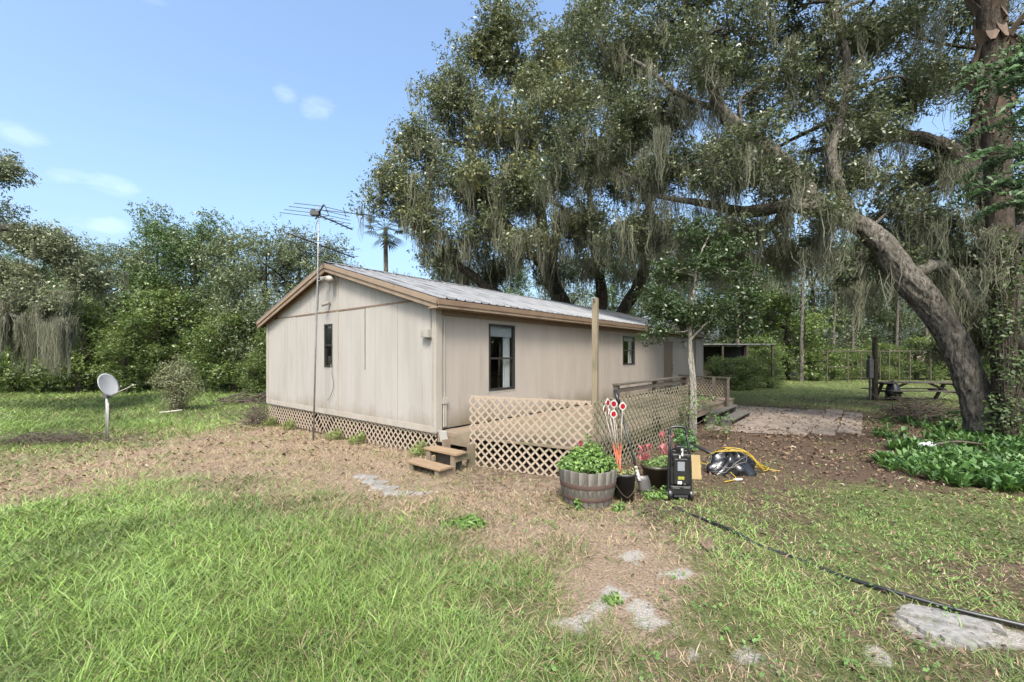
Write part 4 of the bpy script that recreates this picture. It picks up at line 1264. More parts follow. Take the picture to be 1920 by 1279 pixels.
MB().box(-.11, .11, .02, .11, .60, .66).box(-.05, .05, .0, .10, .66, .72).build("motor_head", M_BLACK, mc, bevel=.012)
for pts in ([(-.12, -.02, .66), (-.05, -.06, .72), (.06, -.05, .70), (.12, -.02, .62), (.08, -.06, .58)], [(-.10, -.03, .74), (-.13, -.05, .66), (-.09, -.05, .56), (-.11, -.04, .48)],
            [(.03, -.05, .75), (.0, -.07, .66), (-.03, -.06, .62)]):
    MB().tube(spline(pts, 5), .009, 6).build("hose", M_BLACK, mc, True)
MB().box(-.005, .02, -.075, -.05, .60, .70).box(-.03, -.012, -.07, -.052, .57, .61).build("nozzle", M_WHITEPL, mc)
MB().box(-.045, .045, -.053, -.051, .40, .52).build("data_plate", M_LABEL, mc)
MB().box(-.04, .04, -.053, -.051, .285, .325).build("warning_sticker", M_YLABEL, mc)
MB().box(-.045, .01, -.053, -.051, .225, .265).build("white_sticker", M_WHITEPL, mc)
MB().box(.03, .06, -.056, -.051, .215, .24).box(-.11, -.02, -.06, -.05, .165, .18).box(.03, .11, -.06, -.05, .17, .185).build("latch", M_STEEL, mc)
MB().tube([(-.12, 0, .075), (.12, 0, .075)], .010, 8).build("axle", M_STEEL, mc)
MB().box(-.09, .09, -.045, .10, .05, .078).build("foot_plate", M_BUCKET, mc)

pb = MB().box(-.11, .11, -.011, .011, 0, .37).build("plywood_scrap", M_PLY, None, bevel=.003, loc=(2.83, 6.60, .0), rot=(math.radians(-14), 0, -.15))
tag(pb, "yellowish plywood offcut leaning beside the black machine", "board")

# ------------------------------------------------------------------ black bag pile with cables
bgx, bgy = 3.62, 7.0
mb = MB(); n = 40; rr_ = 14
for k in range(rr_ + 1):
    ph = math.pi / 2 * k / rr_
    for i in range(n):
        a = 2 * math.pi * i / n
        q = 1 + .16 * math.sin(4 * a + 3 * ph) + .10 * math.sin(9 * a - 5 * ph) + .05 * math.sin(17 * a + 9 * ph)
        mb.v.append((.40 * math.cos(ph) * math.cos(a) * q, .26 * math.cos(ph) * math.sin(a) * q, .34 * math.sin(ph) * (1 + .15 * math.sin(5 * a)) - .02))
for k in range(rr_):
    for i in range(n):
        j = (i + 1) % n; mb.f.append((k * n + i, k * n + j, (k + 1) * n + j, (k + 1) * n + i))
o = mb.build("plastic_sack", M_BLACKBAG, None, True, loc=(bgx, bgy, 0), rot=(0, 0, .2))
tag(o, "shiny black plastic sack lying on the bare ground under coiled cables", "sack")


def coil(name, label, cat, mat, r, center, rad, turns, flat, seed, tail):
    rs = np.random.RandomState(seed); pts = []
    m = turns * 14
    for i in range(m):
        a = 2 * math.pi * i / 14
        q = rad * (1 + .22 * math.sin(a * .37 + seed) + .06 * rs.randn())
        x, y = q * math.cos(a) * 1.3 + .10 * math.sin(i * .13 + seed), q * math.sin(a) * .8
        z = max(.02, .33 * max(0, 1 - ((x + center[0] - bgx) / .42) ** 2 - ((y + center[1] - bgy) / .3) ** 2) ** .5 + .02 + .03 * rs.rand()) + flat * i / m
        pts.append((x, y, z))
    pts += tail
    o = MB().tube(spline(pts, 2), r, 6).build(name, mat, None, True, loc=(center[0], center[1], 0))
    return tag(o, label, cat)


coil("yellow_cable", "tangled yellow extension cable looped over the black sack", "cable", M_YELLOW, .009, (3.80, 7.12), .27, 5, .05, 3, [(.45, -.05, .03), (.62, -.12, .02)])
coil("grey_cable", "thin grey cable loops around the black plastic sack", "cable", M_STEEL, .006, (3.55, 6.92), .26, 2, .03, 8, [(-.4, .15, .05), (-.55, .3, .05)])
o = MB().tube(spline([(2.75, 6.9, .42), (2.95, 7.0, .28), (3.2, 7.05, .12), (3.4, 7.1, .18), (3.5, 6.8, .05), (3.45, 6.55, .02), (3.2, 6.4, .02)], 5), .009, 6).build("yellow_rope", M_YELLOW, None, True)
tag(o, "yellow rope running from the black sack toward the plywood offcut", "rope")
o = MB().tube([(3.05, 7.35, .42), (3.35, 7.15, .28), (3.5, 7.05, .24)], [.012, .035, .05], 8).build("trimmer_head", M_BLACK, None, True)
tag(o, "black tool shaft poking out above the cable tangle", "tool")
o = MB().box(-.07, .07, -.02, .02, 0, .025).build("litter_scrap", M_WHITEPL, None, loc=(3.47, 6.52, .01), rot=(0, 0, .2), bevel=.004)
tag(o, "small white scrap on the ground in front of the black sack", "litter")

bush("low_shrub", "small dark green shrub at the foot of the slender young tree", "shrub", (3.25, 8.0, 0), [(0, 0, .38, .22, .2, .2), (.05, -.05, .25, .2, .18, .15)], 700, .07, .5, (0.04, 0.10, 0.03), (0.10, 0.19, 0.06), stems=10)
bush("vine_plant", "leafy vine climbing the greenish lattice by the pale trunk", "vine", hw(4.6, -2.95), [(0, 0, .5, .5, .12, .3), (.5, 0, .9, .4, .1, .25), (-.6, 0, .3, .4, .12, .25), (.9, -.1, .4, .4, .12, .3)], 520, .07, .55, (0.05, 0.10, 0.03), (0.13, 0.20, 0.06), stems=12)
bush("weed_clump", "green weed clump at the foot of the black pot and machine", "plant", (1.95, 5.72, 0), [(0, 0, .05, .22, .12, .06), (.2, .1, .08, .12, .1, .07)], 260, .05, .6, (0.07, 0.14, 0.03), (0.16, 0.25, 0.07))
bush("weed_clump", "green weeds between the half barrel and the bucket", "plant", (1.32, 5.28, 0), [(0, 0, .04, .12, .07, .06), (-.5, .0, .07, .06, .06, .08)], 150, .05, .5, (0.07, 0.14, 0.03), (0.16, 0.25, 0.07))

# ------------------------------------------------------------------ paving, slabs, pipe
path = add("path", np_mesh("path", np.array([(5.0, 10.9, .012), (6.6, 10.2, .012), (9.2, 12.2, .012), (10.6, 13.6, .012), (10.0, 15.2, .012), (8.4, 16.2, .012), (7.0, 14.4, .012), (5.6, 12.4, .012)]) + np.array([0, 0, .004]),
                               [np.array([[0, 1, 2, 3, 4, 5, 6, 7]])]), M_PATHDIRT)
path["kind"] = "structure"
pv = []
for i in range(6):
    for j in range(5):
        xl, yl = 7.5 + i * .98 + (j % 2) * .4, -3.95 - j * .50
        x, y, _ = hw(xl, yl)
        if random.random() < .2 or (j > 3 and i < 1) or (j == 0 and i > 4):
            continue
        mb = MB().box(-.47 * random.uniform(.9, 1), .47, -.235, .235 * random.uniform(.9, 1), -.03, .006)
        mb.build("paving_stone", M_PAVER, path, bevel=.008, loc=(x, y, .022 + random.uniform(.0, .006)), rot=(random.uniform(-.012, .012), random.uniform(-.012, .012), HA + random.uniform(-.07, .07)))

lab4 = ["pale stepping stone closest to the wooden porch steps", "second pale stepping stone out from the porch steps", "third pale stepping stone out from the porch steps", "pale stepping stone farthest from the porch steps, half grassed over"]
for i, (x, y) in enumerate(((-2.33, 6.78), (-2.10, 6.48), (-1.86, 6.20), (-1.60, 5.94))):
    o = MB().box(-.20, .20, -.085, .085, -.03, .028).build("stepping_stone", M_CONCRETE, None, bevel=.012, loc=(x, y, float(gz(x, y))), rot=(0, .01, -.30 + .05 * i))
    tag(o, lab4[i], "stepping stone", "stepping stones by the porch")


def slab(name, label, outline, z=.0, th=.05):
    cx = sum(p[0] for p in outline) / len(outline); cy = sum(p[1] for p in outline) / len(outline)
    pts = []
    for (a, b) in zip(outline, outline[1:] + outline[:1]):
        for t in np.arange(6) / 6:
            pts.append((a[0] + (b[0] - a[0]) * t + random.uniform(-.02, .02) - cx, a[1] + (b[1] - a[1]) * t + random.uniform(-.02, .02) - cy))
    n = len(pts); mb = MB()
    rings = [(1.0, -.03), (1.0, th * .6), (.97, th), (.6, th + .004), (.25, th + .006)]
    for s, zz in rings:
        mb.v += [(p[0] * s, p[1] * s, zz) for p in pts]
    for k in range(len(rings) - 1):
        for i in range(n):
            j = (i + 1) % n; mb.f.append((k * n + i, k * n + j, (k + 1) * n + j, (k + 1) * n + i))
    mb.f.append(tuple(range((len(rings) - 1) * n, len(rings) * n)))
    o = mb.build(name, M_CONCRETE, None, False, loc=(cx, cy, float(gz(cx, cy)) - th * .45))
    return tag(o, label, "slab")


slab("concrete_slab", "broken grey concrete slab lying under the black pipe", [(2.86, 3.16), (3.05, 3.28), (3.48, 3.02), (3.40, 2.92), (3.16, 3.03)])
slab("concrete_slab", "broken grey concrete piece on the yard side of the cracked slab", [(2.84, 3.12), (3.13, 3.00), (3.26, 2.92), (3.18, 2.80), (3.0, 2.78), (2.86, 2.94)])
hp = [(2.02, 5.42), (2.2, 5.1), (2.37, 4.62), (2.5, 4.32), (2.71, 4.0), (2.88, 3.7), (3.03, 3.44), (3.28, 3.2), (3.6, 2.98), (4.3, 2.6), (5.2, 2.2)]
pz = [(x, y, float(gz(x, y)) + .006 + (.03 if i in (2, 6, 7, 8) else 0)) for i, (x, y) in enumerate(hp)]
o = MB().tube(spline(pz, 8), .016, 10).build("black_pipe", M_HOSE, None, True)
tag(o, "black poly pipe snaking across the thin grass over the slab", "pipe")


def sticks(name, label, cat, center, n, spread, length, height, rmax=.014, mat=M_STICK, seed=1, tilt=.35):
    rs = np.random.RandomState(seed); mb = MB()
    cz_ = float(gz(center[0], center[1]))
    for i in range(n):
        a = rs.rand() * 6.28; l = length * (.4 + .6 * rs.rand())
        c = Vector((rs.randn() * spread[0] * .5, rs.randn() * spread[1] * .5, height * rs.rand()))
        c.z *= max(0, 1 - (c.x / spread[0] / 1.2) ** 2)
        d = Vector((math.cos(a), math.sin(a), rs.randn() * tilt)).normalized() * l * .5
        p0, p1 = c - d, c + d
        p0.z = max(p0.z, .0); p1.z = max(p1.z, .0)
        m = (p0 + p1) / 2 + Vector((rs.randn(), rs.randn(), abs(rs.randn()))) * l * .07
        r = rmax * (.3 + .7 * rs.rand())
        mb.tube([tuple(p0), tuple(m), tuple(p1)], [r, r * .8, r * .4], 4)
    o = mb.build(name, mat, None, False, loc=(center[0], center[1], cz_))
    return tag(o, label, cat)


cx, cy, _ = hw(-.2, W + .1)
sticks("brush_pile", "heap of dead vines and twigs against the far corner of the gable wall", "brush pile", (cx, cy), 170, (.55, .45), .9, .55, .010, seed=2, tilt=.9)
sticks("brush_pile", "long low heap of dead branches at the edge of the back lawn", "brush pile", (-11.6, 19.5), 90, (1.9, .5), 1.6, .35, .03, seed=3)
sticks("brush_pile", "low heap of dead weeds and twigs behind the satellite dish", "brush pile", (-11.6, 10.6), 220, (1.6, .45), .8, .22, .010, seed=4)
sticks("brush_pile", "dark tangle of fallen branches at the foot of the leaning oak", "brush pile", (11.7, 12.3), 120, (.8, .5), 1.3, .6, .018, seed=5, tilt=.55)
sticks("fallen_twigs", "thin fallen twigs strewn in front of the black bucket", "twigs", (1.9, 5.25), 30, (.5, .25), .35, .03, .009, seed=6, tilt=.05)
o = MB().tube([(-13.2, 15.9, float(gz(-13, 16)) + .05), (-12.5, 16.1, float(gz(-13, 16)) + .12)], .035, 8).build("pale_stick", M_PALEROD, None, True)
tag(o, "pale stick lying in the grass in front of the lone shrub", "stick")
o = sticks("dead_frond", "curled dry brown leaf lying alone in the thin grass", "dead leaf", (1.93, 4.18), 1, (.02, .02), .05, .02)
mb = MB()
for k in range(5):
    a = .5 + k * .35; l = .10 + .05 * (k % 2)
    p = Vector((math.cos(a) * l, math.sin(a) * l, .05 + .03 * (k % 3))); sd = Vector((-math.sin(a), math.cos(a), 0)) * .028
    mb.quad((0, -.03, .02), tuple(p * .5 + sd), tuple(p), tuple(p * .5 - sd))
mb.build("leaf_lobe", M_PAVER if False else M_BOOT, o)

# ------------------------------------------------------------------ trees
def wood_mesh(tubes):
    V = []; F = []; off = 0
    for pts, rad, n in tubes:
        v, q = tube_arrays(pts, rad, n); V.append(v); F.append(q + off); off += len(v)
    return np.concatenate(V), np.concatenate(F)


def moss_geo(rs, anchors, lengths, per=12, spread=.10, width=.022, c1=(0.085, 0.090, 0.058), c2=(0.25, 0.25, 0.182), segs=4):
    n = len(anchors) * per
    A = np.repeat(np.asarray(anchors, float), per, 0); Ln = np.repeat(np.asarray(lengths, float), per) * (.12 + .88 * rs.rand(n) ** 1.6)
    sp = np.repeat(.5 + rs.rand(len(anchors)), per) * spread
    top = A + rs.randn(n, 3) * sp[:, None] * np.array([1, 1, .5])
    conv = A - top
    a = rs.rand(n) * 6.28; sd = np.stack([np.cos(a), np.sin(a), np.zeros(n)], 1)
    ph = rs.rand(n, 2) * 6.28; rows = []
    sway = np.repeat(rs.randn(len(anchors), 2) * .05, per, 0)
    for k in range(segs + 1):
        t = k / segs
        p = top + conv * np.array([1, 1, 0]) * (.55 * t)
        p[:, 2] -= Ln * t
        fq = 6 + 8 * np.modf(ph[:, 0] * 7.3)[0]; wv = .07 * t ** .5 * np.sin(ph[:, 0] + t * fq)
        p[:, 0] += wv + sway[:, 0] * Ln * t; p[:, 1] += .07 * t ** .5 * np.sin(ph[:, 1] + t * (fq + 1.7)) + sway[:, 1] * Ln * t
        w = width * (.7 + .6 * math.sin(t * 2.6)) * (1 - .75 * t ** 3)
        rows += [p - sd * w * .5, p + sd * w * .5]
    V = np.stack(rows, 1).reshape(-1, 3)
    m = 2 * (segs + 1); i = np.arange(n)[:, None] * m
    F = np.concatenate([i + np.array([[2 * k, 2 * k + 1, 2 * k + 3, 2 * k + 2]]) for k in range(segs)])
    v = np.clip(np.repeat(rs.rand(len(anchors)), per) * .6 + rs.rand(n) * .4, 0, 1)[:, None]
    c = np.array(c1) * (1 - v) + np.array(c2) * v
    return V, F, np.concatenate([c] * segs)


LEAFY = 1.0


def furrowed(P, R, rs, n=72, step=.045):
    """a trunk with real bark ridges and a flared, buttressed foot"""
    ds = np.concatenate([[0], np.cumsum(np.linalg.norm(np.diff(P, axis=0), axis=1))])
    m = int(ds[-1] / step) + 2; t = np.linspace(0, ds[-1], m)
    Q = np.stack([np.interp(t, ds, P[:, k]) for k in range(3)], 1); r = np.interp(t, ds, R)
    ker = np.ones(9) / 9
    for k in range(3):
        Q[:, k] = np.convolve(np.pad(Q[:, k], 4, mode='edge'), ker, 'valid')
    V, F = tube_arrays(Q, np.ones(m), n)
    V = V.reshape(m, n, 3); ax = Q[:, None, :]; d = V - ax
    a = np.arange(n) / n * 2 * math.pi
    A, T = np.meshgrid(a, t)
    ca, sa = np.cos(A), np.sin(A); gx_ = np.repeat(r[:, None], n, 1)
    u = A * np.clip(gx_, .1, 1) * 14; w = T * 3.2
    wrapn = lambda f, g: (fbm(u * f + 9, w * g, 3) * (1 - A / (2 * math.pi)) + fbm((u - 2 * math.pi * np.clip(gx_, .1, 1) * 14) * f + 9, w * g, 3) * (A / (2 * math.pi)))
    ridge = 1 - np.abs(2 * wrapn(1.0, 1.0) - 1) * 2.2
    knob = fbm(ca * 1.3 + 20 + T * .25, sa * 1.3 + T * .55, 3) - .5
    foot = np.exp(-T / .38) * (.28 + .30 * np.clip(np.sin(A * 5 + 1.0) + .4 * np.sin(A * 3), 0, 2))
    rad = gx_ * (1 + .30 * knob + foot) + np.clip(ridge, -1, 1) * .030 * np.clip(gx_ / .25, .3, 1.2)
    return ((ax + d * rad[:, :, None]), None, n), F


def make_tree(name, label, limbs, lobes, seed, leaf=.11, per=34, sigma=.30, c1=(0.035, 0.060, 0.020), c2=(0.105, 0.140, 0.050), c3=None, bark=None, moss=None,
              group=None, aspect=.42, twig_n=3, side_n=12, leafmat=None, cat="tree", rough_trunk=.06, furrow=False):
    rs = np.random.RandomState(seed)
    base = np.array(limbs[0][0][0], float)
    tubes = []; limb_pts = []; limb_rad = []; pre = []
    for pts, rad in limbs:
        k = 7
        P = spline(pts, k); R = np.interp(np.linspace(0, 1, len(P)), np.linspace(0, 1, len(rad)), rad)
        wob = rs.randn(len(P), 3) * np.where(R[:, None] > .25, R[:, None] * .035, R[:, None] * .12); wob[0] = 0
        P = P + wob; R = R * (1 + rough_trunk * rs.randn(len(R)))
        if furrow and R.max() > .2:
            fV, fF = furrowed(P - base, R, rs); pre.append((fV[0].reshape(-1, 3), fF)); limb_pts.append(P); limb_rad.append(R); continue
        tubes.append((P - base, R, side_n if R.max() > .1 else 7)); limb_pts.append(P); limb_rad.append(R)
    LP = np.concatenate(limb_pts); LR = np.concatenate(limb_rad)
    clumps = []
    for lb in lobes:
        c = np.array(lb[:3], float); r = np.array(lb[3:6], float); n = int(lb[6])
        # branch from the limb to the lobe
        d = np.linalg.norm(LP - c, axis=1) + .35 * np.clip(LP[:, 2] - c[2], 0, None)
        j = int(np.argmin(d)); s = LP[j]
        mid = (s + c) / 2 + rs.randn(3) * .12 * np.linalg.norm(c - s); mid[2] += .06 * np.linalg.norm(c - s)
        r0 = min(LR[j] * .7, .03 + .012 * r.mean() * 2)
        Bp = spline([s, mid, c], 5)
        tubes.append((Bp - base, np.linspace(r0, r0 * .35, len(Bp)), 6))
        ns = max(4, n // 6)
        dd = rs.randn(ns, 3); dd /= np.linalg.norm(dd, axis=1)[:, None]
        sub = c + dd * (rs.rand(ns) ** .45)[:, None] * r * .9
        which = rs.randint(ns, size=n)
        cl = sub[which] + rs.randn(n, 3) * r * .14
        # twigs
        for q in range(ns):
            st = Bp[rs.randint(len(Bp) // 2, len(Bp))]
            m = (st + sub[q]) / 2 + rs.randn(3) * .1; m[2] += .1
            tubes.append((np.array([st, m, sub[q]]) - base, np.array([r0 * .4, r0 * .28, .008]), 4))
        for q in range(0, n, twig_n):
            st = sub[which[q]]
            tubes.append((np.array([st, (st + cl[q]) / 2 + rs.randn(3) * .05, cl[q]]) - base, np.array([.012, .009, .005]), 3))
        clumps.append(cl)
    root = thing(name, label, cat, tuple(base), 0, group)
    V, F = wood_mesh(tubes)
    for pv_, pf_ in pre:
        F = np.concatenate([F, pf_ + len(V)]); V = np.concatenate([V, pv_])
    add("trunk", np_mesh("trunk", V, F, smooth=True), bark or M_BARK, root)
    if clumps:
        CL = np.concatenate(clumps); n = len(CL) * per
        which = np.repeat(np.arange(len(CL)), per)
        spg = 7; nsp = int(np.ceil(n / spg))
        bd = rs.randn(nsp, 3); bd /= np.linalg.norm(bd, axis=1)[:, None]; bd *= (rs.rand(nsp) ** .42)[:, None] * sigma * 1.75
        off = np.repeat(bd, spg, 0)[:n] * np.array([1, 1, .75])
        grow = np.repeat(bd / (np.linalg.norm(bd, axis=1)[:, None] + 1e-6) + rs.randn(nsp, 3) * .5, spg, 0)[:n] * (np.tile(np.linspace(-1, 1, spg), nsp)[:n] * leaf * .9)[:, None]
        off = off + grow + rs.randn(n, 3) * leaf * .38
        p = CL[which] + off
        nrm = rs.randn(n, 3) * .7 + np.array([0, 0, .75]) + off / sigma * .25
        tone = rs.rand(len(CL))[which] * .4 + np.repeat(rs.rand(nsp), spg)[:n] * .35 + rs.rand(n) * .25
        col = np.array(c1) * (1 - tone[:, None]) + np.array(c2) * tone[:, None]
        col = col * 1.3
        if c3 is not None:
            k = (rs.rand(len(CL)) < .10)[which]; col[k] = np.array(c3) * (.7 + .6 * rs.rand(k.sum()))[:, None]
        Vl, Fl, Cl = quad_leaves(p - base, leaf * (.6 + .8 * rs.rand(n)), np.full(n, aspect), nrm, rs.rand(n) * 6.28, col)
        o = add("crown", np_mesh("crown", Vl, Fl, Cl), leafmat or M_LEAF, root)
    if moss:
        an = []; ln = []
        if clumps and moss.get('n', 0):
            zz = CL[:, 2]; w = np.clip((np.percentile(zz, 80) - zz) / (np.ptp(zz) + .1), 0.02, 1) ** moss.get('low', 1.0)
            k = rs.choice(len(CL), moss['n'], p=w / w.sum(), replace=True)
            an.append(CL[k] + rs.randn(len(k), 3) * .25); ln.append(moss['len'] * (.3 + .9 * rs.rand(len(k)) ** 1.5))
        if moss.get('limb', 0):
            ok = np.where((LR < moss.get('rmax', .4)) & (LP[:, 2] > moss.get('zmin', 2.5)))[0]
            k = rs.choice(ok, moss['limb']); kk = np.clip(k + 1, 0, len(LP) - 1)
            same = np.linalg.norm(LP[kk] - LP[k], axis=1) < 2.5
            f = rs.rand(len(k))[:, None] * same[:, None]
            q = LP[k] * (1 - f) + LP[kk] * f; q[:, 2] -= LR[k] * .6
            an.append(q + rs.randn(len(k), 3) * .10); ln.append(moss['len'] * (.3 + .8 * rs.rand(len(k)) ** 1.3))
        if moss.get('at') is not None:
            for (p, l, m, s) in moss['at']:
                ncl = max(1, m // 5); sub = np.array(p) + rs.randn(ncl, 3) * np.array(s); wl_ = l * (.35 + .8 * rs.rand(ncl))
                w_ = rs.randint(ncl, size=m)
                an.append(sub[w_] + rs.randn(m, 3) * np.array([.10, .10, .14])); ln.append(wl_[w_] * (.55 + .5 * rs.rand(m)))
        an = np.concatenate(an); ln = np.concatenate(ln)
        if moss.get('floor'):
            ln = np.minimum(ln, np.clip(an[:, 2] - moss['floor'], .2, None))
        Vm, Fm, Cm = moss_geo(rs, an - base, ln, moss.get('per', 12), moss.get('spread', .10), moss.get('width', .022))
        mo = add("spanish_moss", np_mesh("spanish_moss", Vm, Fm, Cm), M_MOSS, root); mo["kind"] = "stuff"
    return root


def g0(px, py, d):
    p = sv(px, py, d); return (p[0], p[1], float(gz(p[0], p[1])) - .1)


def lob(px, py, d, rx, rz, n, ry=None):
    """crown lobe seen around px,py at d metres; rx, rz half sizes in metres"""
    return (*sv(px, py, d), rx, ry if ry is not None else rx, rz, n)


# --- the big leaning live oak on the right
oak1 = [
    ([g0(1862, 835, 10.0), sv(1828, 740, 10.1), sv(1782, 630, 10.3), sv(1700, 520, 10.6), sv(1635, 440, 11.0), sv(1560, 400, 11.4), sv(1480, 384, 11.8), sv(1400, 398, 12.2), sv(1330, 383, 12.6), sv(1240, 370, 13.2)],
     [.36, .27, .27, .27, .24, .21, .18, .15, .11, .06]),
    ([sv(1540, 398, 11.5), sv(1500, 340, 11.8), sv(1430, 275, 12.0), sv(1350, 205, 12.2), sv(1332, 130, 12.4), sv(1290, 30, 12.8), sv(1270, -80, 13.2)], [.22, .20, .19, .16, .13, .10, .06]),
    ([sv(1430, 275, 12.0), sv(1390, 270, 12.2), sv(1340, 262, 12.5)], [.09, .07, .04]),
    ([sv(1480, 384, 11.8), sv(1440, 430, 12.2), sv(1380, 440, 12.8), sv(1290, 470, 13.6)], [.12, .1, .08, .04]),
    ([sv(1700, 520, 10.6), sv(1760, 500, 11.0), sv(1800, 540, 11.3), sv(1830, 620, 11.5)], [.16, .14, .12, .1]),
    ([sv(1600, 415, 11.2), sv(1560, 300, 11.4), sv(1590, 150, 11.8), sv(1560, 0, 12.2), sv(1540, -140, 12.6)], [.15, .12, .11, .09, .05]),
    ([sv(1240, 370, 13.2), sv(1180, 330, 14.0), sv(1100, 300, 15.0)], [.08, .06, .03]),
    ([sv(1350, 205, 12.2), sv(1280, 180, 12.8), sv(1200, 120, 13.5), sv(1130, 80, 14.2)], [.09, .08, .06, .03]),
]
lobes1 = [lob(1270, 40, 13.0, 1.5, 1.0, 70), lob(1130, 90, 14.5, 1.6, 1.1, 90), lob(1380, 60, 12.4, 1.4, .9, 60), lob(1480, 20, 12.6, 1.4, .9, 60), lob(1600, 60, 12.2, 1.5, 1.0, 60),
          lob(1240, 210, 13.8, 1.5, 1.0, 90), lob(1120, 260, 14.8, 1.6, 1.1, 95), lob(1260, 330, 13.6, 1.3, .8, 60), lob(1060, 330, 15.5, 1.5, 1.0, 60), lob(1440, 170, 12.4, 1.2, .7, 38),
          lob(1560, 200, 12.0, 1.2, .8, 38), lob(1420, 330, 12.6, 1.0, .5, 26), lob(1600, 330, 11.8, 1.1, .6, 30), lob(1330, 470, 13.5, 1.2, .6, 45), lob(1190, 430, 14.6, 1.4, .8, 60), lob(1500, 470, 13.0, .9, .5, 20),
          lob(1250, -80, 13.2, 1.8, 1.0, 60), lob(1450, -120, 13.0, 2.0, 1.0, 60), lob(1650, -100, 12.6, 2.0, 1.0, 60), lob(1700, 180, 12.0, 1.1, .7, 32), lob(1620, 500, 11.6, .9, .45, 26), lob(1700, 400, 11.4, .9, .5, 26),
          lob(1400, 255, 11.2, .9, .5, 24), lob(1300, 120, 11.6, 1.0, .6, 34), lob(1490, 335, 11.0, .7, .4, 18), lob(1350, 340, 11.6, .9, .5, 24), lob(1560, 395, 10.6, .6, .3, 14), lob(1640, 250, 11.0, .9, .5, 22), lob(1400, 430, 11.6, .8, .35, 18),
          lob(1350, 130, 15.5, 1.9, 1.2, 60), lob(1500, 150, 15.5, 1.9, 1.2, 60), lob(1640, 130, 15.5, 1.9, 1.2, 55), lob(1450, 320, 15.5, 1.7, 1.0, 50), lob(1580, 300, 15.5, 1.7, 1.0, 45), lob(1380, 480, 15.5, 1.5, .7, 40), lob(1530, 470, 15.0, 1.4, .6, 34)]
make_tree("live_oak", "great leaning live oak with furrowed grey trunk draped in moss", oak1, lobes1, 11, leaf=.105, per=92, sigma=.36,
          c1=(0.018, 0.027, 0.010), c2=(0.110, 0.130, 0.066), moss=dict(n=620, limb=240, len=1.35, per=24, spread=.12, width=.013, rmax=.17, zmin=3.2, floor=2.2,
          at=[(sv(1470, 90, 11.5), 1.6, 9, (.35, .3, .3)), (sv(1450, 250, 11.6), 1.5, 8, (.25, .3, .2)), (sv(1330, 270, 11.8), 1.9, 12, (.4, .3, .3)), (sv(1550, 470, 11.3), 2.4, 22, (.5, .4, .6)),
              (sv(1620, 520, 11.2), 1.5, 14, (.5, .4, .4)), (sv(1700, 30, 11.5), 1.5, 10, (.6, .3, .3)), (sv(1250, 300, 13.0), 1.9, 16, (.6, .4, .3))]),
          rough_trunk=.025, side_n=20, furrow=True)

# --- second oak beside the palm, its limbs reaching over
oak2 = [
    ([g0(1925, 800, 11.2), sv(1900, 640, 11.3), sv(1880, 480, 11.5), sv(1850, 370, 11.7), sv(1790, 290, 12.0), sv(1740, 265, 12.2), sv(1650, 250, 12.4), sv(1560, 275, 12.8), sv(1500, 288, 13.2)],
     [.40, .32, .28, .24, .20, .17, .13, .09, .05]),
    ([sv(1650, 250, 12.4), sv(1595, 212, 12.5), sv(1545, 180, 12.6), sv(1540, 90, 12.9), sv(1560, -20, 13.4)], [.13, .12, .10, .07, .04]),
    ([sv(1850, 370, 11.7), sv(1840, 200, 12.2), sv(1880, 20, 12.8), sv(1860, -150, 13.4)], [.24, .2, .15, .08]),
    ([sv(1880, 480, 11.5), sv(1960, 400, 12.0), sv(2060, 300, 12.8)], [.25, .2, .1]),
    ([sv(1820, 330, 11.8), sv(1760, 350, 12.2), sv(1690, 380, 12.8)], [.1, .08, .04]),
    ([sv(1930, 700, 11.0), sv(1890, 600, 10.6), sv(1870, 520, 10.8)], [.2, .14, .1]),
]
lobes2 = [lob(1700, 60, 13.0, 1.4, .9, 45), lob(1820, 40, 13.0, 1.4, .9, 50), lob(1900, 130, 12.8, 1.3, .9, 50), lob(1760, 180, 13.0, 1.2, .7, 34), lob(1850, 280, 12.6, 1.2, .7, 44), lob(1660, 330, 13.2, 1.2, .6, 34),
          lob(1760, 440, 12.6, 1.2, .6, 36), lob(1860, 480, 12.2, 1.1, .7, 40), lob(1960, 360, 12.6, 1.4, 1.2, 60), lob(1840, -100, 13.5, 2.0, 1.0, 50), lob(2020, 60, 13, 1.6, 1.2, 50), lob(1540, 120, 13.4, 1.2, .8, 36),
          lob(1880, 600, 11.6, .8, .6, 36), lob(1800, 650, 12.5, .8, .6, 26),
          lob(1760, 130, 15.5, 1.8, 1.1, 50), lob(1860, 180, 15.5, 1.8, 1.2, 55), lob(1780, 300, 15.5, 1.7, 1.0, 50), lob(1880, 380, 15, 1.6, 1.0, 50), lob(1700, 470, 15, 1.5, .8, 40), lob(1800, 530, 14.5, 1.4, .7, 36)]
make_tree("live_oak", "shaggy moss hung live oak standing behind the palm trunk", oak2, lobes2, 12, leaf=.10, per=90, sigma=.36, bark=M_BARK_DARK,
          c1=(0.015, 0.024, 0.009), c2=(0.098, 0.118, 0.058), moss=dict(n=420, limb=200, len=1.3, per=24, spread=.12, width=.013, rmax=.4, zmin=2.6, floor=1.6,
          at=[(sv(1800, 300, 11.6), 1.3, 10, (.5, .3, .2)), (sv(1880, 430, 11.0), 1.7, 12, (.4, .3, .5)), (sv(1760, 430, 12.0), 1.4, 12, (.6, .3, .4)), (sv(1860, 540, 10.8), 1.4, 10, (.35, .3, .4)), (sv(1560, 130, 12.2), 1.6, 8, (.4, .3, .2)), (sv(1885, 400, 9.1), 1.2, 8, (.35, .15, .5)), (sv(1890, 540, 9.1), 1.1, 6, (.3, .15, .3))]), furrow=True)

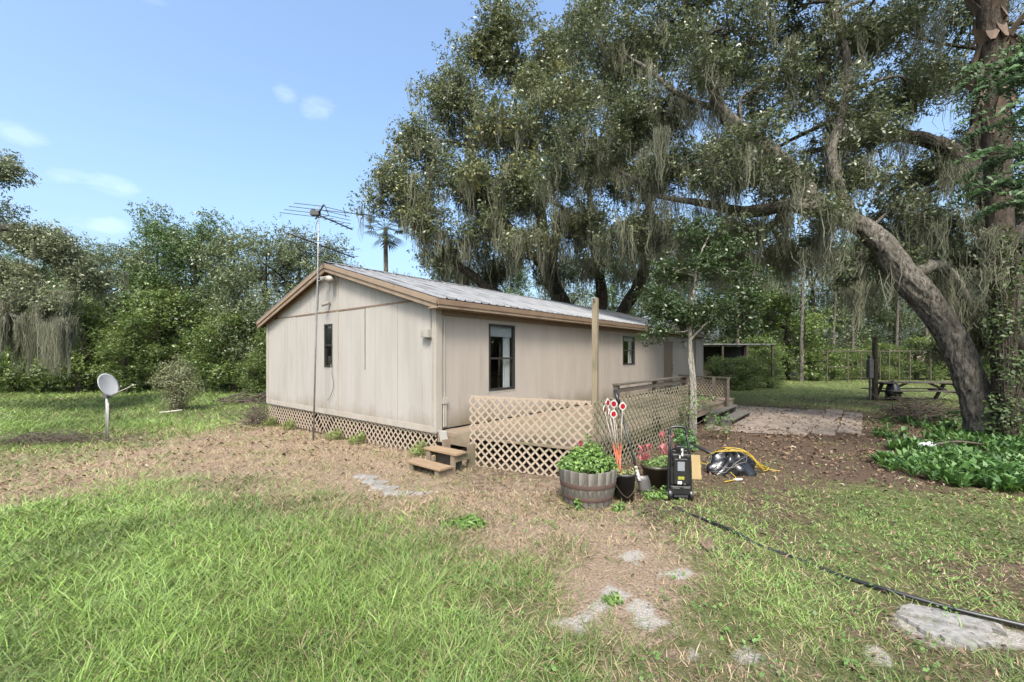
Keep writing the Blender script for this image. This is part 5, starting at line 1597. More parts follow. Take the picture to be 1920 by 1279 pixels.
# --- cabbage palm trunk with leaf boots
pal = thing("palm_tree", "tall cabbage palm trunk with shaggy brown leaf boots beside the leaning oak", "palm tree", g0(1885, 800, 9.6))
pb_ = np.array(pal.location)
pts = spline([g0(1885, 800, 9.6), sv(1880, 560, 9.6), sv(1868, 250, 9.6), sv(1858, 20, 9.6), sv(1850, -250, 9.6)], 10)
v, q = tube_arrays(pts - pb_, np.linspace(.21, .24, len(pts)), 16)
add("trunk", np_mesh("trunk", v, q, smooth=True), M_PALM, pal)
mb = MB()
mb.v = [(-.09, 0, 0), (.09, 0, 0), (.075, -.05, .16), (-.075, -.05, .16), (.03, -.12, .34), (-.03, -.12, .34), (-.07, .02, .02), (.07, .02, .02), (0, -.06, .34)]
mb.f = [(0, 1, 2, 3), (3, 2, 4, 5), (6, 3, 5, 8), (7, 8, 4, 2), (6, 8, 7), (0, 3, 6), (1, 7, 2)]
bm2 = mb.mesh("leaf_boot"); bm2.materials.append(M_BOOT)
for i in range(130):
    t = .50 + .50 * i / 130; k = t * (len(pts) - 1); a = pts[int(k)] * (1 - k % 1) + pts[min(int(k) + 1, len(pts) - 1)] * (k % 1) - pb_
    ang = i * 2.4 + random.uniform(-.2, .2)
    o = bpy.data.objects.new("leaf_boot", bm2); COL.objects.link(o); o.parent = pal
    dirn = Vector((math.cos(ang), math.sin(ang), 0))
    o.location = Vector(a) + dirn * .19; flip = random.random() < .6
    o.rotation_euler = (math.pi + random.uniform(-.5, .2) if flip else random.uniform(-.3, .25), random.uniform(-.3, .3), ang + (-math.pi / 2 if flip else math.pi / 2)); o.scale = (1.25, 1.5, random.uniform(.9, 1.7))
nf = 26; mb = MB()
for i in range(nf):                     # fan leaves high above
    a = i * 2.4; el = random.uniform(-.5, 1.1); top = Vector(pts[-1] - pb_)
    tip = top + Vector((math.cos(a) * math.cos(el), math.sin(a) * math.cos(el), math.sin(el))) * 1.3
    for kk in range(14):
        b_ = (kk - 6.5) * .2; dv = (tip - top).normalized(); sd = dv.cross(Vector((0, 0, 1))).normalized()
        e = tip + (dv * math.cos(b_) + sd * math.sin(b_)) * .8 + Vector((0, 0, -.2)); mid_ = tip.lerp(e, .5)
        w_ = (sd * math.cos(b_) - dv * math.sin(b_)) * .025
        mb.quad(tuple(tip), tuple(mid_ + w_), tuple(e), tuple(mid_ - w_))
    mb.tube([tuple(top), tuple(tip)], .018, 4)
mb.build("fan_leaves", pm("palm_leaf", (0.06, 0.09, 0.03), (0.10, 0.14, 0.05), 4, rough=.5), pal)

# --- the oak behind the house
oak3 = [
    ([(4.6, 25.0, -.2), (4.3, 24.8, 2.0), (3.2, 24.2, 4.2), (2.0, 23.4, 6.5), (1.6, 22.8, 9.0), (1.2, 22.5, 12.0), (1.0, 22.2, 15.0)], [.75, .62, .5, .4, .32, .22, .10]),
    ([(4.3, 24.8, 1.8), (2.0, 23.5, 3.6), (-0.5, 22.5, 5.0), (-2.8, 21.8, 6.6), (-4.6, 21.5, 8.2)], [.45, .36, .28, .18, .08]),
    ([(4.4, 24.9, 1.8), (6.0, 24.0, 4.0), (7.0, 22.5, 6.5), (7.0, 21.5, 9.5), (6.2, 21, 12.5)], [.45, .36, .28, .2, .1]),
    ([(3.2, 24.2, 4.2), (2.2, 22.0, 5.6), (2.0, 20.0, 7.0), (2.2, 18.5, 8.4)], [.3, .24, .18, .09]),
    ([(-.5, 22.5, 5.0), (-2.0, 21.5, 4.9), (-3.8, 21.0, 5.2), (-5.5, 20.5, 5.8)], [.16, .13, .1, .05]),
    ([(2.0, 23.4, 6.5), (0, 22.5, 8.5), (-1.6, 22, 11), (-2.2, 21.8, 13)], [.25, .2, .14, .07]),
    ([(4.3, 24.8, 2), (5.5, 26, 5), (5.0, 26, 9), (4.5, 25.5, 13)], [.4, .34, .25, .1]),
]
lobes3 = [lob(735, 350, 21.5, 1.3, 1.2, 45), lob(790, 270, 21.5, 1.5, 1.4, 70), lob(850, 180, 21.8, 1.7, 1.5, 85), lob(900, 95, 22, 1.7, 1.4, 85), lob(960, 55, 22, 1.6, 1.3, 75), lob(1040, 80, 21.5, 1.7, 1.4, 80),
          lob(800, 400, 21, 1.6, 1.2, 70), lob(880, 330, 20.5, 1.8, 1.4, 95), lob(960, 230, 20, 1.8, 1.5, 100), lob(1060, 190, 19.5, 1.9, 1.5, 100), lob(1000, 340, 19.2, 1.8, 1.3, 95), lob(900, 430, 20.5, 1.6, .9, 60),
          lob(1080, 420, 19.5, 1.7, 1.0, 70), lob(1000, 455, 20, 1.5, .8, 50), lob(1160, 330, 20, 1.8, 1.4, 80), lob(1180, 200, 21, 1.8, 1.5, 80), lob(1200, 80, 22, 2.0, 1.6, 80), lob(1250, 430, 21, 1.6, 1.0, 55),
          lob(830, 480, 22, 1.2, .7, 28), lob(1120, 20, 22.5, 2.0, 1.2, 60), lob(1330, 300, 22, 1.8, 1.4, 50), lob(1330, 150, 23, 1.8, 1.4, 50), lob(700, 380, 22, .8, .6, 14),
          lob(860, 500, 25, 1.8, .9, 40), lob(950, 510, 25, 1.9, .8, 44), lob(1050, 500, 25, 1.9, .9, 46), lob(1150, 490, 25, 1.9, 1.0, 46), lob(1250, 510, 25, 1.9, 1.0, 46), lob(1330, 450, 24, 1.8, 1.2, 46),
          lob(960, 140, 24, 2.0, 1.6, 70), lob(880, 240, 24, 1.9, 1.5, 70), lob(1060, 300, 24, 2.2, 1.6, 80), lob(950, 380, 24, 2.2, 1.4, 70), lob(1150, 130, 24.5, 2.2, 1.6, 70), lob(1240, 300, 24, 2.2, 1.6, 70), lob(830, 330, 23, 1.7, 1.3, 50), lob(770, 400, 22.5, 1.3, 1.0, 36), lob(1010, 150, 21, 1.5, 1.2, 46)]
make_tree("live_oak", "huge round crowned live oak rising behind the mobile home roof", oak3, lobes3, 13, leaf=.155, per=80, sigma=.50, bark=M_BARK_DARK,
          c1=(0.030, 0.041, 0.015), c2=(0.145, 0.166, 0.088), c3=(0.20, 0.20, 0.075), moss=dict(n=720, limb=200, len=1.9, per=24, spread=.16, width=.022, low=1.6, zmin=3.5, floor=3.2,
          at=[(sv(1000, 455, 19.5), 2.4, 26, (2.0, .6, .4)), (sv(1120, 450, 19.0), 2.4, 26, (1.8, .6, .4)), (sv(900, 470, 20), 1.6, 18, (1.6, .6, .3)), (sv(1230, 440, 19), 2.8, 26, (1.2, .6, .4))]))

# --- left oak with long moss curtains
oak4 = [
    ([g0(-230, 770, 15.5), sv(-200, 640, 15.5), sv(-120, 520, 15.8), sv(-30, 440, 16.2), sv(40, 430, 16.5), sv(110, 470, 16.8)], [.55, .45, .36, .24, .14, .06]),
    ([sv(-120, 520, 15.8), sv(-80, 400, 16), sv(-20, 330, 16.4), (sv(20, 310, 16.6))], [.25, .2, .12, .05]),
    ([sv(-30, 440, 16.2), sv(20, 520, 16), sv(80, 560, 16), sv(130, 570, 16.2)], [.16, .12, .08, .04]),
    ([sv(-200, 640, 15.5), sv(-120, 600, 15.2), sv(-30, 580, 15.2), sv(50, 600, 15.4)], [.2, .16, .1, .05]),
]
lobes4 = [lob(10, 330, 16.4, .8, .6, 50), lob(-40, 400, 16.2, 1.2, .8, 60), lob(50, 450, 16.6, 1.0, .6, 60), lob(110, 470, 16.8, 1.0, .6, 70), lob(150, 520, 16.8, .7, .5, 40), lob(20, 510, 16, 1.1, .6, 55), lob(90, 560, 16, 1.0, .5, 50), lob(-80, 520, 15.8, 1.4, 1.0, 50), lob(-140, 400, 15.6, 1.6, 1.2, 50)]
make_tree("live_oak", "live oak with long grey moss curtains at the edge of the back lawn", oak4, lobes4, 14, leaf=.11, per=80, sigma=.33, c1=(0.055, 0.068, 0.038), c2=(0.16, 0.18, 0.10),
          moss=dict(n=110, limb=20, len=1.1, per=52, spread=.10, width=.013, floor=1.0, zmin=2.5,
          at=[(sv(20, 590, 15.4), 2.3, 60, (.9, .3, .25)), (sv(90, 600, 15.5), 2.3, 50, (.6, .3, .25)), (sv(100, 600, 15.8), 2.5, 34, (.55, .3, .25)), (sv(-20, 560, 15.4), 2.4, 24, (.5, .3, .25)), (sv(125, 610, 15.9), 2.2, 14, (.15, .2, .2)), (sv(10, 600, 15.4), 1.9, 12, (.2, .2, .2))]))

# --- slender young tree by the deck
sap = [([g0(1297, 818, 10.2), sv(1297, 720, 10.2), sv(1293, 640, 10.2), sv(1300, 560, 10.2), sv(1310, 490, 10.2), sv(1330, 440, 10.3)], [.062, .052, .048, .042, .03, .015]),
       ([g0(1303, 816, 10.25), sv(1303, 720, 10.3), sv(1290, 620, 10.25), sv(1270, 560, 10.2)], [.04, .035, .03, .015]),
       ([sv(1293, 640, 10.2), sv(1340, 590, 10.0), sv(1380, 560, 9.9)], [.03, .02, .01])]
lobs = [lob(1290, 590, 10.2, .85, .4, 46), lob(1240, 570, 10.1, .6, .4, 36), lob(1360, 570, 10.0, .75, .45, 46), lob(1320, 500, 10.2, .9, .5, 44), lob(1300, 440, 10.3, .6, .35, 20), lob(1230, 620, 10.0, .35, .2, 14), lob(1390, 610, 9.9, .4, .25, 16), lob(1370, 470, 10.3, .6, .4, 30), lob(1260, 510, 10.3, .6, .4, 30), lob(1400, 530, 10.2, .5, .4, 22)]
make_tree("young_tree", "slender young tree with pale trunk beside the lattice deck", sap, lobs, 15, leaf=.075, per=52, sigma=.20, bark=M_BARK_PALE, c1=(0.010, 0.022, 0.007), c2=(0.050, 0.078, 0.024), aspect=.5, side_n=10)

# --- hanging branches of a compound-leaved tree at the right edge
chb = thing("chinaberry_tree", "feathery bright green compound leaved branches hanging in from the side", "tree", g0(2120, 900, 6.5))
cb = np.array(chb.location)
tb = []
main = [([cb, cb + np.array([-.1, 0, 2.5]), cb + np.array([-.3, .0, 4.6]), cb + np.array([-.4, .1, 6.5])], [.10, .085, .06, .03])]
ends = [sv(1850, 130, 6.5), sv(1850, 290, 6.4), sv(1845, 350, 6.5), sv(1875, 380, 6.3), sv(1880, 240, 6.3), sv(1900, 140, 6.3), sv(1890, 120, 6.5), sv(1870, 300, 6.6), sv(1900, 200, 6.2), sv(1880, 350, 6.4), sv(1910, 80, 6.6), sv(1920, 320, 6.3), sv(1960, 200, 6.5), sv(1860, 160, 6.7)]
FR = []
for pts, rad in main:
    tb.append((spline(pts, 6) - cb, np.interp(np.linspace(0, 1, 19), np.linspace(0, 1, 4), rad), 8))
for e in ends:
    e = np.array(e); s = cb + np.array([-.2, 0, e[2] - .3]); m = (e + s) / 2 + np.array([0, 0, .25]); P = spline([s, m, e], 6)
    tb.append((P - cb, np.linspace(.022, .007, len(P)), 5))
    for j in range(16):
        FR.append((P[-1 - j % 6] + RS.randn(3) * .04, RS.rand() * 6.28))
lc = []; lnm = []; la = []; rach = []
for p, a in FR:
    d = np.array([math.cos(a) - .25, math.sin(a) * .8 - .2, -.1]); d /= np.linalg.norm(d); L_ = .32 + .22 * RS.rand()
    sd = np.cross(d, [0, 0, 1]); sd /= np.linalg.norm(sd)
    rach.append((np.array([p, p + d * L_ * .5 + np.array([0, 0, .02]), p + d * L_ + np.array([0, 0, -.07])]) - cb, np.array([.004, .003, .002]), 3))
    for t in np.linspace(.2, 1, 9):
        c = p + d * L_ * t + np.array([0, 0, .03 - .1 * t * t])
        for s in (-1, 1):
            lc.append(c + (sd * s * .06 + d * .02) * (1.1 - .5 * t)); lnm.append(np.array([0, 0, 1]) + RS.randn(3) * .25); la.append(math.atan2((sd * s + d * .5)[1], (sd * s + d * .5)[0]))
v, q = wood_mesh(tb + rach); add("trunk", np_mesh("trunk", v, q, smooth=True), M_BARK_DARK, chb)
lc, lnm, la = np.array(lc), np.array(lnm), np.array(la); n = len(lc); vv = RS.rand(n)[:, None]
nr = lnm / np.linalg.norm(lnm, axis=1)[:, None]
u_ = np.cross(nr, np.array([[1.0, 0, 0]])); u_ /= np.linalg.norm(u_, axis=1)[:, None]
# angle in the leaf plane of quad_leaves for a wanted azimuth
V, Fq, C = quad_leaves(lc - cb, .085 + .04 * RS.rand(n), np.full(n, .36), np.tile([[-.1, -.75, .8]], (n, 1)) + (lnm - [0, 0, 1]) * 2.2, la - math.pi / 2, np.array([0.028, 0.062, 0.026]) * (1 - vv) + np.array([0.10, 0.175, 0.072]) * vv)
add("crown", np_mesh("crown", V, Fq, C), M_PLANT, chb)

# --- left woods and the woods behind: three tree models, copied
def proto_tree(name, seed, h, w, n, c1, c2, leaf, lean=0.0, low=.12, bark=M_BARK_DARK, per=60, sigma=.55):
    rs = np.random.RandomState(seed)
    limbs = [([(0, 0, -.3), (.1, 0, h * .3), (.2 + lean, .1, h * .6), (.1 + lean, 0, h * .92)], [.26, .2, .13, .05])]
    lobes = []
    for i in range(n):
        t = low + (1 - low) * (i + .5) / n
        a = i * 2.4 + rs.rand(); rr = w * (.35 + .65 * math.sin(math.pi * min(1, t * .85 + .12))) * (.45 + .4 * rs.rand())
        lobes.append((math.cos(a) * rr + lean * t, math.sin(a) * rr, h * t, w * .42, w * .42, h * .085 + .4, 20 + rs.randint(14)))
    lobes.append((lean, 0, h * .96, w * .3, w * .3, h * .07, 18))
    for i in range(4):
        a = rs.rand() * 6.28; limbs.append(([(.1, 0, h * (.25 + .12 * i)), (math.cos(a) * w * .4, math.sin(a) * w * .4, h * (.35 + .13 * i)), (math.cos(a) * w * .7, math.sin(a) * w * .7, h * (.42 + .13 * i))], [.1, .07, .03]))
    return make_tree(name, "x", limbs, lobes, seed, leaf=leaf, per=per, sigma=sigma, c1=c1, c2=c2, bark=bark, side_n=8, twig_n=9)


protos = [proto_tree("woodland_tree", 31, 9.5, 2.9, 17, (0.026, 0.050, 0.018), (0.095, 0.145, 0.050), .15),
          proto_tree("woodland_tree", 32, 8.5, 3.2, 16, (0.040, 0.056, 0.024), (0.130, 0.155, 0.075), .14),
          proto_tree("woodland_tree", 33, 5.0, 2.6, 11, (0.022, 0.046, 0.012), (0.130, 0.175, 0.048), .14, low=.08)]
used = [False] * 3


def copy_tree(k, loc, rz, sc, label, group):
    src = protos[k]
    if not used[k]:
        used[k] = True; r = src
    else:
        r = src.copy(); COL.objects.link(r)
        for ch in src.children:
            c = ch.copy(); COL.objects.link(c); c.parent = r
    r.location = loc; r.rotation_euler = (0, 0, rz); r.scale = sc
    tag(r, label, "tree", group)
    return r


# px at the foot, distance, top py, model, width factor, label
LEFT_LABELS = ["dense dark tree right beside the long moss curtains", "olive green tree behind the satellite dish", "tallest dark tree of the woods beyond the back lawn", "dark broad tree behind the lone shrub",
               "olive green tree between the lone shrub and the gable wall", "olive tree whose crown meets the low eave of the gable", "olive tree behind the antenna pole and gable peak", "olive tree behind the antenna's long boom",
               "dark tree in the shade behind the mossy oak curtains", "dark tree in the shade behind the mossy oak curtains", "small olive tree by the far palm over the roof", "olive tree behind the trunk of the moss curtained oak"]
left_woods = [(175, 30, 450, 0, 1.0), (235, 29, 440, 1, 1.0), (300, 31, 388, 0, 1.0), (365, 30, 392, 0, 1.1), (435, 30, 415, 1, 1.1), (500, 27, 425, 1, 1.0), (565, 28, 408, 1, .95), (625, 30, 450, 1, .8), (120, 32, 480, 0, 1.2), (40, 33, 470, 0, 1.3), (680, 36, 520, 1, .6), (-60, 30, 440, 1, 1.2)]
ll = ["dense dark tree", "olive green tree", "leafy yellowish tree"]
for i, (px, d, top, k, wf) in enumerate(left_woods):
    x, y, _ = sv(px, 700, d); zt_ = CAM_Z + (HORIZON - top) / F_PX * d; z0_ = float(gz(x, y)) - .1
    hh = (9.5, 8.5, 5.0)[k]; s = (zt_ - z0_) / hh * .87
    lab = LEFT_LABELS[i]
    copy_tree(k, (x, y, z0_), i * 1.7, (s * wf * .9, s * wf * .9, s * .97), lab, "dark trees beyond the back lawn" if k == 0 else "olive trees beyond the back lawn")
for i, (px, d, top) in enumerate(((150, 25.5, 570), (235, 25, 630), (25, 25, 650), (90, 26, 600), (300, 27.5, 560), (385, 27, 640), (440, 26, 600), (480, 24, 668), (-40, 25, 620), (560, 26, 600))):
    x, y, _ = sv(px, 700, d); zt_ = CAM_Z + (HORIZON - top) / F_PX * d; z0_ = float(gz(x, y)) - .1; s = (zt_ - z0_) / 5.2
    copy_tree(2, (x, y, z0_), i * 2.1, (s * 1.1, s * 1.1, s), ["yellowish bush right behind the satellite dish's arm", "yellowish bush between the dish and the lone shrub", "yellowish bush under the long moss curtains", "yellowish bush beside the hanging tip of the moss curtains", "yellowish bush behind the lone shrub", "yellowish bush just past the lone shrub toward the house", "yellowish bush behind the low heap of dead branches", "yellowish bush beside the gable's far corner board", "yellowish bush under the mossy oak's trunk", "yellowish bush hidden behind the gable wall"][i], "bushes along the back lawn")
for i, (px, d, top, k, wf) in enumerate([(1300, 40, 470, 0, 1.2), (1370, 37, 480, 1, 1.1), (1440, 39, 490, 0, 1.2), (1520, 38, 480, 1, 1.2), (1600, 40, 470, 0, 1.2), (1680, 38, 480, 1, 1.2), (1760, 40, 460, 0, 1.3), (1850, 38, 460, 1, 1.3), (1960, 36, 440, 0, 1.3),
                                          (1230, 42, 480, 1, 1.2), (1150, 44, 480, 0, 1.2), (1060, 44, 500, 1, 1.2), (960, 44, 500, 0, 1.2), (860, 44, 505, 1, 1.1)]):
    x, y, _ = sv(px, 700, d); zt_ = CAM_Z + (HORIZON - top) / F_PX * d; s = (zt_ + .1) / (9.5, 8.5)[k]
    copy_tree(k, (x, y, -.1), i * 1.3 + .5, (s * wf * .75, s * wf * .75, s), ("dark woodland tree far behind the picnic table and leaning oak" if px > 1560 else "dark woodland tree far behind the open shed" if px > 1260 else "dark woodland tree far behind the roof of the mobile home"), "far woodland trees")
for i, (px, d, top) in enumerate(((1340, 33, 650), (1420, 31, 640), (1470, 34, 560), (1530, 32.5, 650), (1590, 33, 660), (1650, 33.5, 650), (1720, 33, 640), (1790, 33, 650), (1870, 32, 640), (1950, 30, 630), (1250, 34, 640))):
    x, y, _ = sv(px, 700, d); zt_ = CAM_Z + (HORIZON - top) / F_PX * d; s = (zt_ + .1) / 5.2
    copy_tree(2, (x, y, -.1), i * 2.4, (s * 1.2, s * 1.2, s), ("leafy bush beyond the greenhouse frame at the far lawn edge" if px > 1560 else "tallest yellowish leafy bush beyond the side lawn" if px == 1470 else "leafy bush at the far lawn edge between the shed and the greenhouse frame" if px > 1400 else "leafy bush in the shade behind the open shed"), "bushes along the side lawn")
# bare trunks among the far trees
for i, (px, d, r, tilt) in enumerate(((1502, 31, .14, .1), (1385, 29, .16, -.2), (1560, 34, .12, .3), (1600, 35, .15, -.1), (1680, 34, .13, .2), (1440, 35, .14, 0), (1290, 30, .2, .2), (1740, 33, .13, -.2))):
    x, y, _ = sv(px, 700, d)
    make_tree("bare_trunk", "slim grey trunk standing among the dark trees beyond the side lawn", [([(x, y, -.2), (x + tilt * .4, y, 3), (x + tilt, y, 8), (x + tilt * 1.2, y, 11)], [r, r * .8, r * .6, r * .3])],
              [(x + tilt, y, 10, 2.0, 2.0, 1.2, 24), (x + tilt * .8, y, 8, 1.6, 1.6, .8, 14)], 60 + i, leaf=.17, per=24, sigma=.45, bark=M_BARK, side_n=8, moss=dict(n=14, len=2.2, per=10, spread=.25, width=.05), group="slim trunks beyond the side lawn")
# far palm seen over the roof
fp = thing("palm_tree", "thin far palm seen over the roof ridge against the sky", "palm tree", (-7.75, 26.0, -.2))
MB().tube([(0, 0, 0), (.05, 0, 5), (0, 0, 9.9)], [.18, .15, .13], 8).build("trunk", M_BARK, fp, True)
mb = MB()
for i in range(34):
    a = random.uniform(0, 6.28); el = random.uniform(-1.1, 1.3)
    dv = Vector((math.cos(a) * math.cos(el), math.sin(a) * math.cos(el), math.sin(el))); tip = Vector((0, 0, 9.9)) + dv * .8
    sd = dv.cross(Vector((0, 0, 1))).normalized()
    mb.tube([(0, 0, 9.9), tuple(tip)], .015, 3)
    for kk in range(9):
        b_ = (kk - 4) * .28; e = tip + (dv * math.cos(b_) + sd * math.sin(b_)) * .75 + Vector((0, 0, -.15)); w_ = (sd * math.cos(b_) - dv * math.sin(b_)) * .035
        mb.quad(tuple(tip), tuple(tip.lerp(e, .5) + w_), tuple(e), tuple(tip.lerp(e, .5) - w_))
mb.build("fan_leaves", bpy.data.materials["palm_leaf"], fp)

# lone shrub on the lawn
sx_, sy_ = -13.3, 16.8
bush("lone_shrub", "scruffy grey green shrub standing alone on the back lawn", "shrub", (sx_, sy_, float(gz(sx_, sy_)) - .05),
     [(0, 0, .5, .55, .5, .5), (-.15, 0, 1.2, .75, .6, .55), (.2, 0, 1.6, .6, .5, .5), (.55, 0, 1.0, .6, .5, .5), (-.35, 0, 1.75, .4, .4, .3), (.1, 0, 2.05, .3, .3, .3), (-.9, 0, 1.2, .3, .3, .2)],
     5200, .085, .3, (0.085, 0.10, 0.045), (0.20, 0.21, 0.11), stems=90)

# groundcover under the leaning oak: rosettes of strap leaves
def groundcover():
    n = 2600
    px = 1640 + 420 * RS.rand(n); py = 775 + 150 * RS.rand(n) ** 1.1
    d = CAM_Z * F_PX / (py - HORIZON); x = (px - 960) / F_PX * d; y = d
    edge = 1650 + 60 * np.sin(py * .05) + np.clip(py - 860, 0, 100) * 1.3 + 30 * RS.randn(n)
    k = (px > edge) & (fbm(x * 1.1, y * 1.1, 3) > .45); x, y = x[k], y[k]; n = len(x)
    m = 9; X = np.repeat(x, m); Y = np.repeat(y, m); N = n * m
    a = RS.rand(N) * 6.28; Ln = (.14 + .20 * RS.rand(N)) * np.repeat(.7 + .6 * RS.rand(n), m); el = .65 + .7 * RS.rand(N)
    dirv = np.stack([np.cos(a) * np.cos(el), np.sin(a) * np.cos(el), np.sin(el)], 1); sd = np.stack([-np.sin(a), np.cos(a), 0 * a], 1)
    p0 = np.stack([X, Y, gz(X, Y)], 1); mid = p0 + dirv * (Ln * .55)[:, None]; tip = mid + (dirv * np.array([1, 1, .25])) * (Ln * .5)[:, None]
    w = (Ln * (.045 + .065 * np.repeat(RS.rand(n), m)))[:, None]
    V = np.stack([p0, mid - sd * w, tip, mid + sd * w], 1).reshape(-1, 3); i = np.arange(N)[:, None] * 4
    F = i + np.array([[0, 1, 2, 3]]); v = RS.rand(N)[:, None]
    o = add("groundcover", np_mesh("groundcover", V, F, np.array([0.022, 0.060, 0.014]) * (1 - v) + np.array([0.11, 0.21, 0.055]) * v), M_PLANT); o["kind"] = "stuff"
    tag(o, "lush green ferns and broad leaves carpeting the ground under the leaning oak", "groundcover")


groundcover()
o = MB().tube(spline([sv(1745, 850, 8.2), sv(1790, 842, 8.3), sv(1850, 845, 8.4), sv(1900, 830, 8.6)], 5), [.02] * 16, 6)
o = MB().tube([(p[0], p[1], max(p[2], .1)) for p in spline([(8.3, 8.4, .15), (8.9, 8.5, .2), (9.6, 8.6, .12)], 5)], .022, 6).build("fallen_branch", M_STICK, None, True); tag(o, "fallen brown branch lying across the ferns", "branch")
mb = MB()
for k in range(6):
    for i in range(8):
        mb.v.append((-.14 + .04 * i, -.08 + .032 * k, .06 + .035 * math.sin(i * 1.7 + k) + .03 * math.sin(k * 2.3)))
for k in range(5):
    for i in range(7):
        mb.f.append((k * 8 + i, k * 8 + i + 1, k * 8 + i + 9, k * 8 + i + 8))
o = mb.build("crumpled_wrapper", M_DISH, None, False, loc=(8.15, 8.35, .12), rot=(.4, 0, .3)); o.modifiers.new("thickness", 'SOLIDIFY').thickness = .003
tag(o, "crumpled silvery wrapper caught among the ferns", "litter")

# ------------------------------------------------------------------ picnic table, post, sheds in the back
pt_ = thing("picnic_table", "dark wooden picnic table behind the leaning oak trunk", "picnic table", (17.4, 18.2, 0), -.03)
for i in range(5):
    MB().box(-1.75, 1.75, -.40 + i * .16, -.255 + i * .16, .74, .78).build("table_plank", M_WOOD_DARK, pt_)
for s in (-1, 1):
    for j in range(2):
        MB().box(-1.75, 1.75, s * .72 - .14 + j * .145, s * .72 - .005 + j * .145, .43, .465).build("seat_plank", M_WOOD_DARK, pt_)
    M = Matrix
    for e in (-1.3, 1.3):
        MB().box(e - .045, e + .045, -.05, .05, 0, .86, Matrix.Translation((0, s * .62, 0)) @ Matrix.Rotation(s * .52, 4, 'X')).build("leg", M_WOOD_DARK, pt_)
for e in (-1.3, 1.3):
    MB().box(e - .09, e - .046, -.86, .86, .33, .425).build("cross_beam", M_WOOD_DARK, pt_); MB().box(e - .045, e + .045, -.38, .38, .66, .738).build("cross_beam", M_WOOD_DARK, pt_)
    s = 1 if e < 0 else -1
    MB().box(-.04, .04, -.03, .03, 0, .95, Matrix.Translation((e, 0, .36)) @ Matrix.Rotation(s * 1.15, 4, 'Y')).build("brace", M_WOOD_DARK, pt_)
up = thing("yard_post", "rough brown yard post with a pale meter box next to the picnic table", "post", (15.55, 18.2, 0))
MB().tube([(0, 0, -.2), (.02, 0, 1.4), (.0, 0, 2.7)], [.11, .10, .09], 8).build("pole", M_PALM, up)
MB().box(-.30, -.12, -.10, .08, .95, 1.75).box(-.27, -.15, -.08, .06, 1.76, 1.92).build("meter_box", M_STEEL, up, bevel=.01)
MB().box(-.23, -.17, -.03, .03, -.1, .95).build("stand", M_STEEL, up)
mb = MB().lathe([(.05, 0), (.26, .02), (.27, .3), (.22, .6), (.12, .78), (.05, .86)], 12)
mb.v = [(p[0] * (1 + .1 * math.sin(p[2] * 20 + p[0] * 30)), p[1], p[2]) for p in mb.v]
o = mb.build("rubbish_bag", M_BLACKBAG, None, True, loc=(16.15, 18.0, 0)); tag(o, "full black rubbish bag standing at the end of the picnic table", "bag")

cp = thing("open_shed", "low open shed with pale flat roof edge beyond the house end", "shed", (12.6, 24.6, 0))
MB().box(-2.0, 2.6, -.1, 3.2, 2.52, 2.60).build("roof", M_ROOF, cp)
for xx in (-1.9, -.4, 1.0, 2.5):
    for yy in (0, 3.0):
        MB().box(xx - .05, xx + .05, yy - .05, yy + .05, -.1, 2.52).build("shed_post", M_WOOD_DARK, cp)
MB().box(-1.9, 2.5, 3.06, 3.10, 0, 2.5).build("back_wall", M_DARKROOM, cp)
MB().box(-1.6, -.6, .8, 1.8, 0, 1.0).box(-.2, .7, 1.0, 2.0, 0, .7).box(-1.3, -.8, 1.0, 1.5, 1.0, 1.5).build("stored_boxes", M_WOOD_DARK, cp, bevel=.02)
gh = thing("greenhouse_frame", "bare pipe greenhouse frame in the shade beyond the side lawn", "frame", (25.5, 29.5, 0))
for i in range(6):
    xx = -3.6 + i * 1.44
    MB().tube([(xx, 0, -.1), (xx, 0, 2.2)], .035, 6).build("upright", M_WOOD_DARK, gh)
    MB().tube([(xx, 2.4, -.1), (xx, 2.4, 2.2)], .035, 6).build("upright", M_WOOD_DARK, gh)
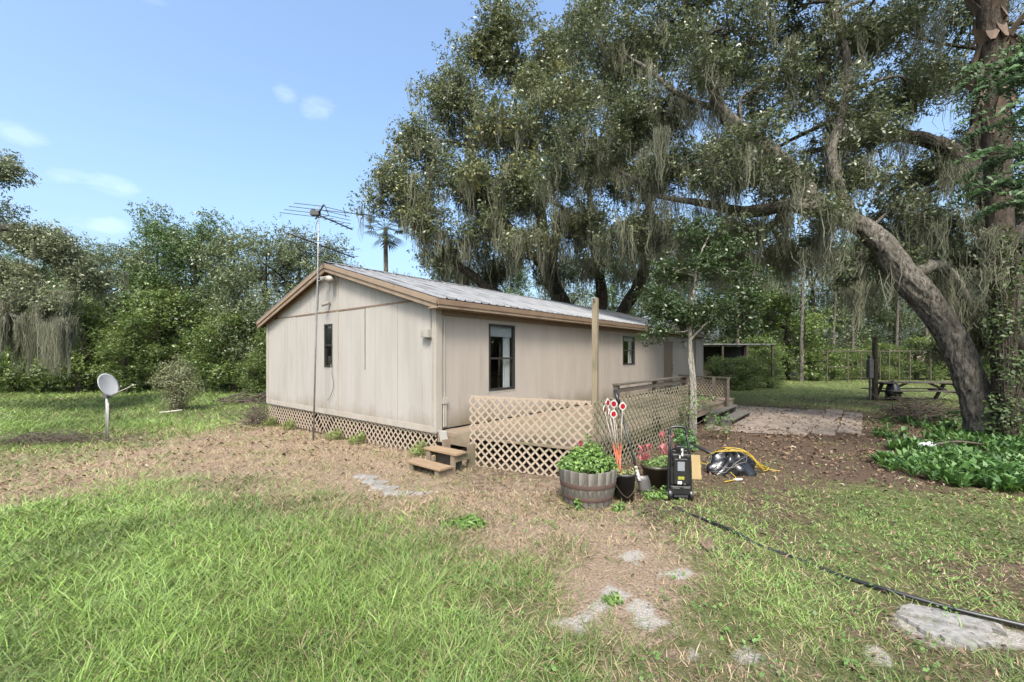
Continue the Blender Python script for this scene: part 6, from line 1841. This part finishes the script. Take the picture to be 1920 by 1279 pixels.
for yy in (0, 2.4):
    MB().tube([(-3.6, yy, 2.2), (3.6, yy, 2.2)], .035, 6).build("top_rail", M_WOOD_DARK, gh); MB().tube([(-3.6, yy, 1.1), (-1.8, yy, 1.1)], .025, 6).build("mid_rail", M_WOOD_DARK, gh)
for i, (px, py, w_) in enumerate(((560, 822, .5), (650, 835, .6), (690, 845, .4), (520, 815, .5), (790, 858, .35))):
    t = (px - 502) / (818 - 502); yl = W * (1 - t) ** 1.25
    x, y, _ = hw(-.16, yl)
    bush("weed_clump", ("tall green weeds growing along the gable lattice by the antenna pole" if i in (1, 2) else "dry thin weeds along the foot of the gable lattice"), "plant", (x, y, float(gz(x, y))),
         [(0, 0, .10, w_ * .5, .12, .12), (.1, 0, .2, w_ * .3, .1, .12)], 240, .12, .12, (0.09, 0.14, 0.03), (0.22, 0.26, 0.08), group="weeds along the gable lattice", up=-.2)
for i, (px, d) in enumerate(((1345, 23.8), (1400, 23.5), (1440, 25))):
    x, y, _ = sv(px, 700, d)
    copy_tree(2, (x, y, -.1), i * 2.4 + 1, (.38, .38, .34), "low leafy bush growing in front of the open shed", "bushes by the open shed")
# climbing vine round the palm trunk
vx, vy, _ = sv(1885, 760, 9.45)
bush("climbing_vine", "dark leafy vine wrapped round the lower palm trunk", "vine", (vx, vy, 0),
     [(0, 0, .6, .45, .3, .6), (.1, 0, 1.6, .4, .3, .6), (-.1, 0, 2.6, .38, .3, .6), (0, 0, 3.6, .40, .3, .7), (-.15, -.05, 4.4, .35, .3, .4)], 2600, .085, .55, (0.018, 0.035, 0.012), (0.085, 0.12, 0.04), stems=60)
bush("grass_tuft", "small green weed tuft growing in the bare sand patch", "plant", (.78, 3.30, 0), [(0, 0, .03, .09, .05, .03), (.02, 0, .06, .05, .04, .03)], 170, .05, .22, (0.06, 0.12, 0.02), (0.16, 0.25, 0.06))
bush("grass_tuft", "flat bright green weed rosette in the brown ground before the barrel", "plant", (-.55, 4.78, 0), [(0, 0, .04, .26, .14, .04), (.1, 0, .08, .14, .1, .04)], 260, .11, .16, (0.07, 0.14, 0.03), (0.17, 0.27, 0.07))
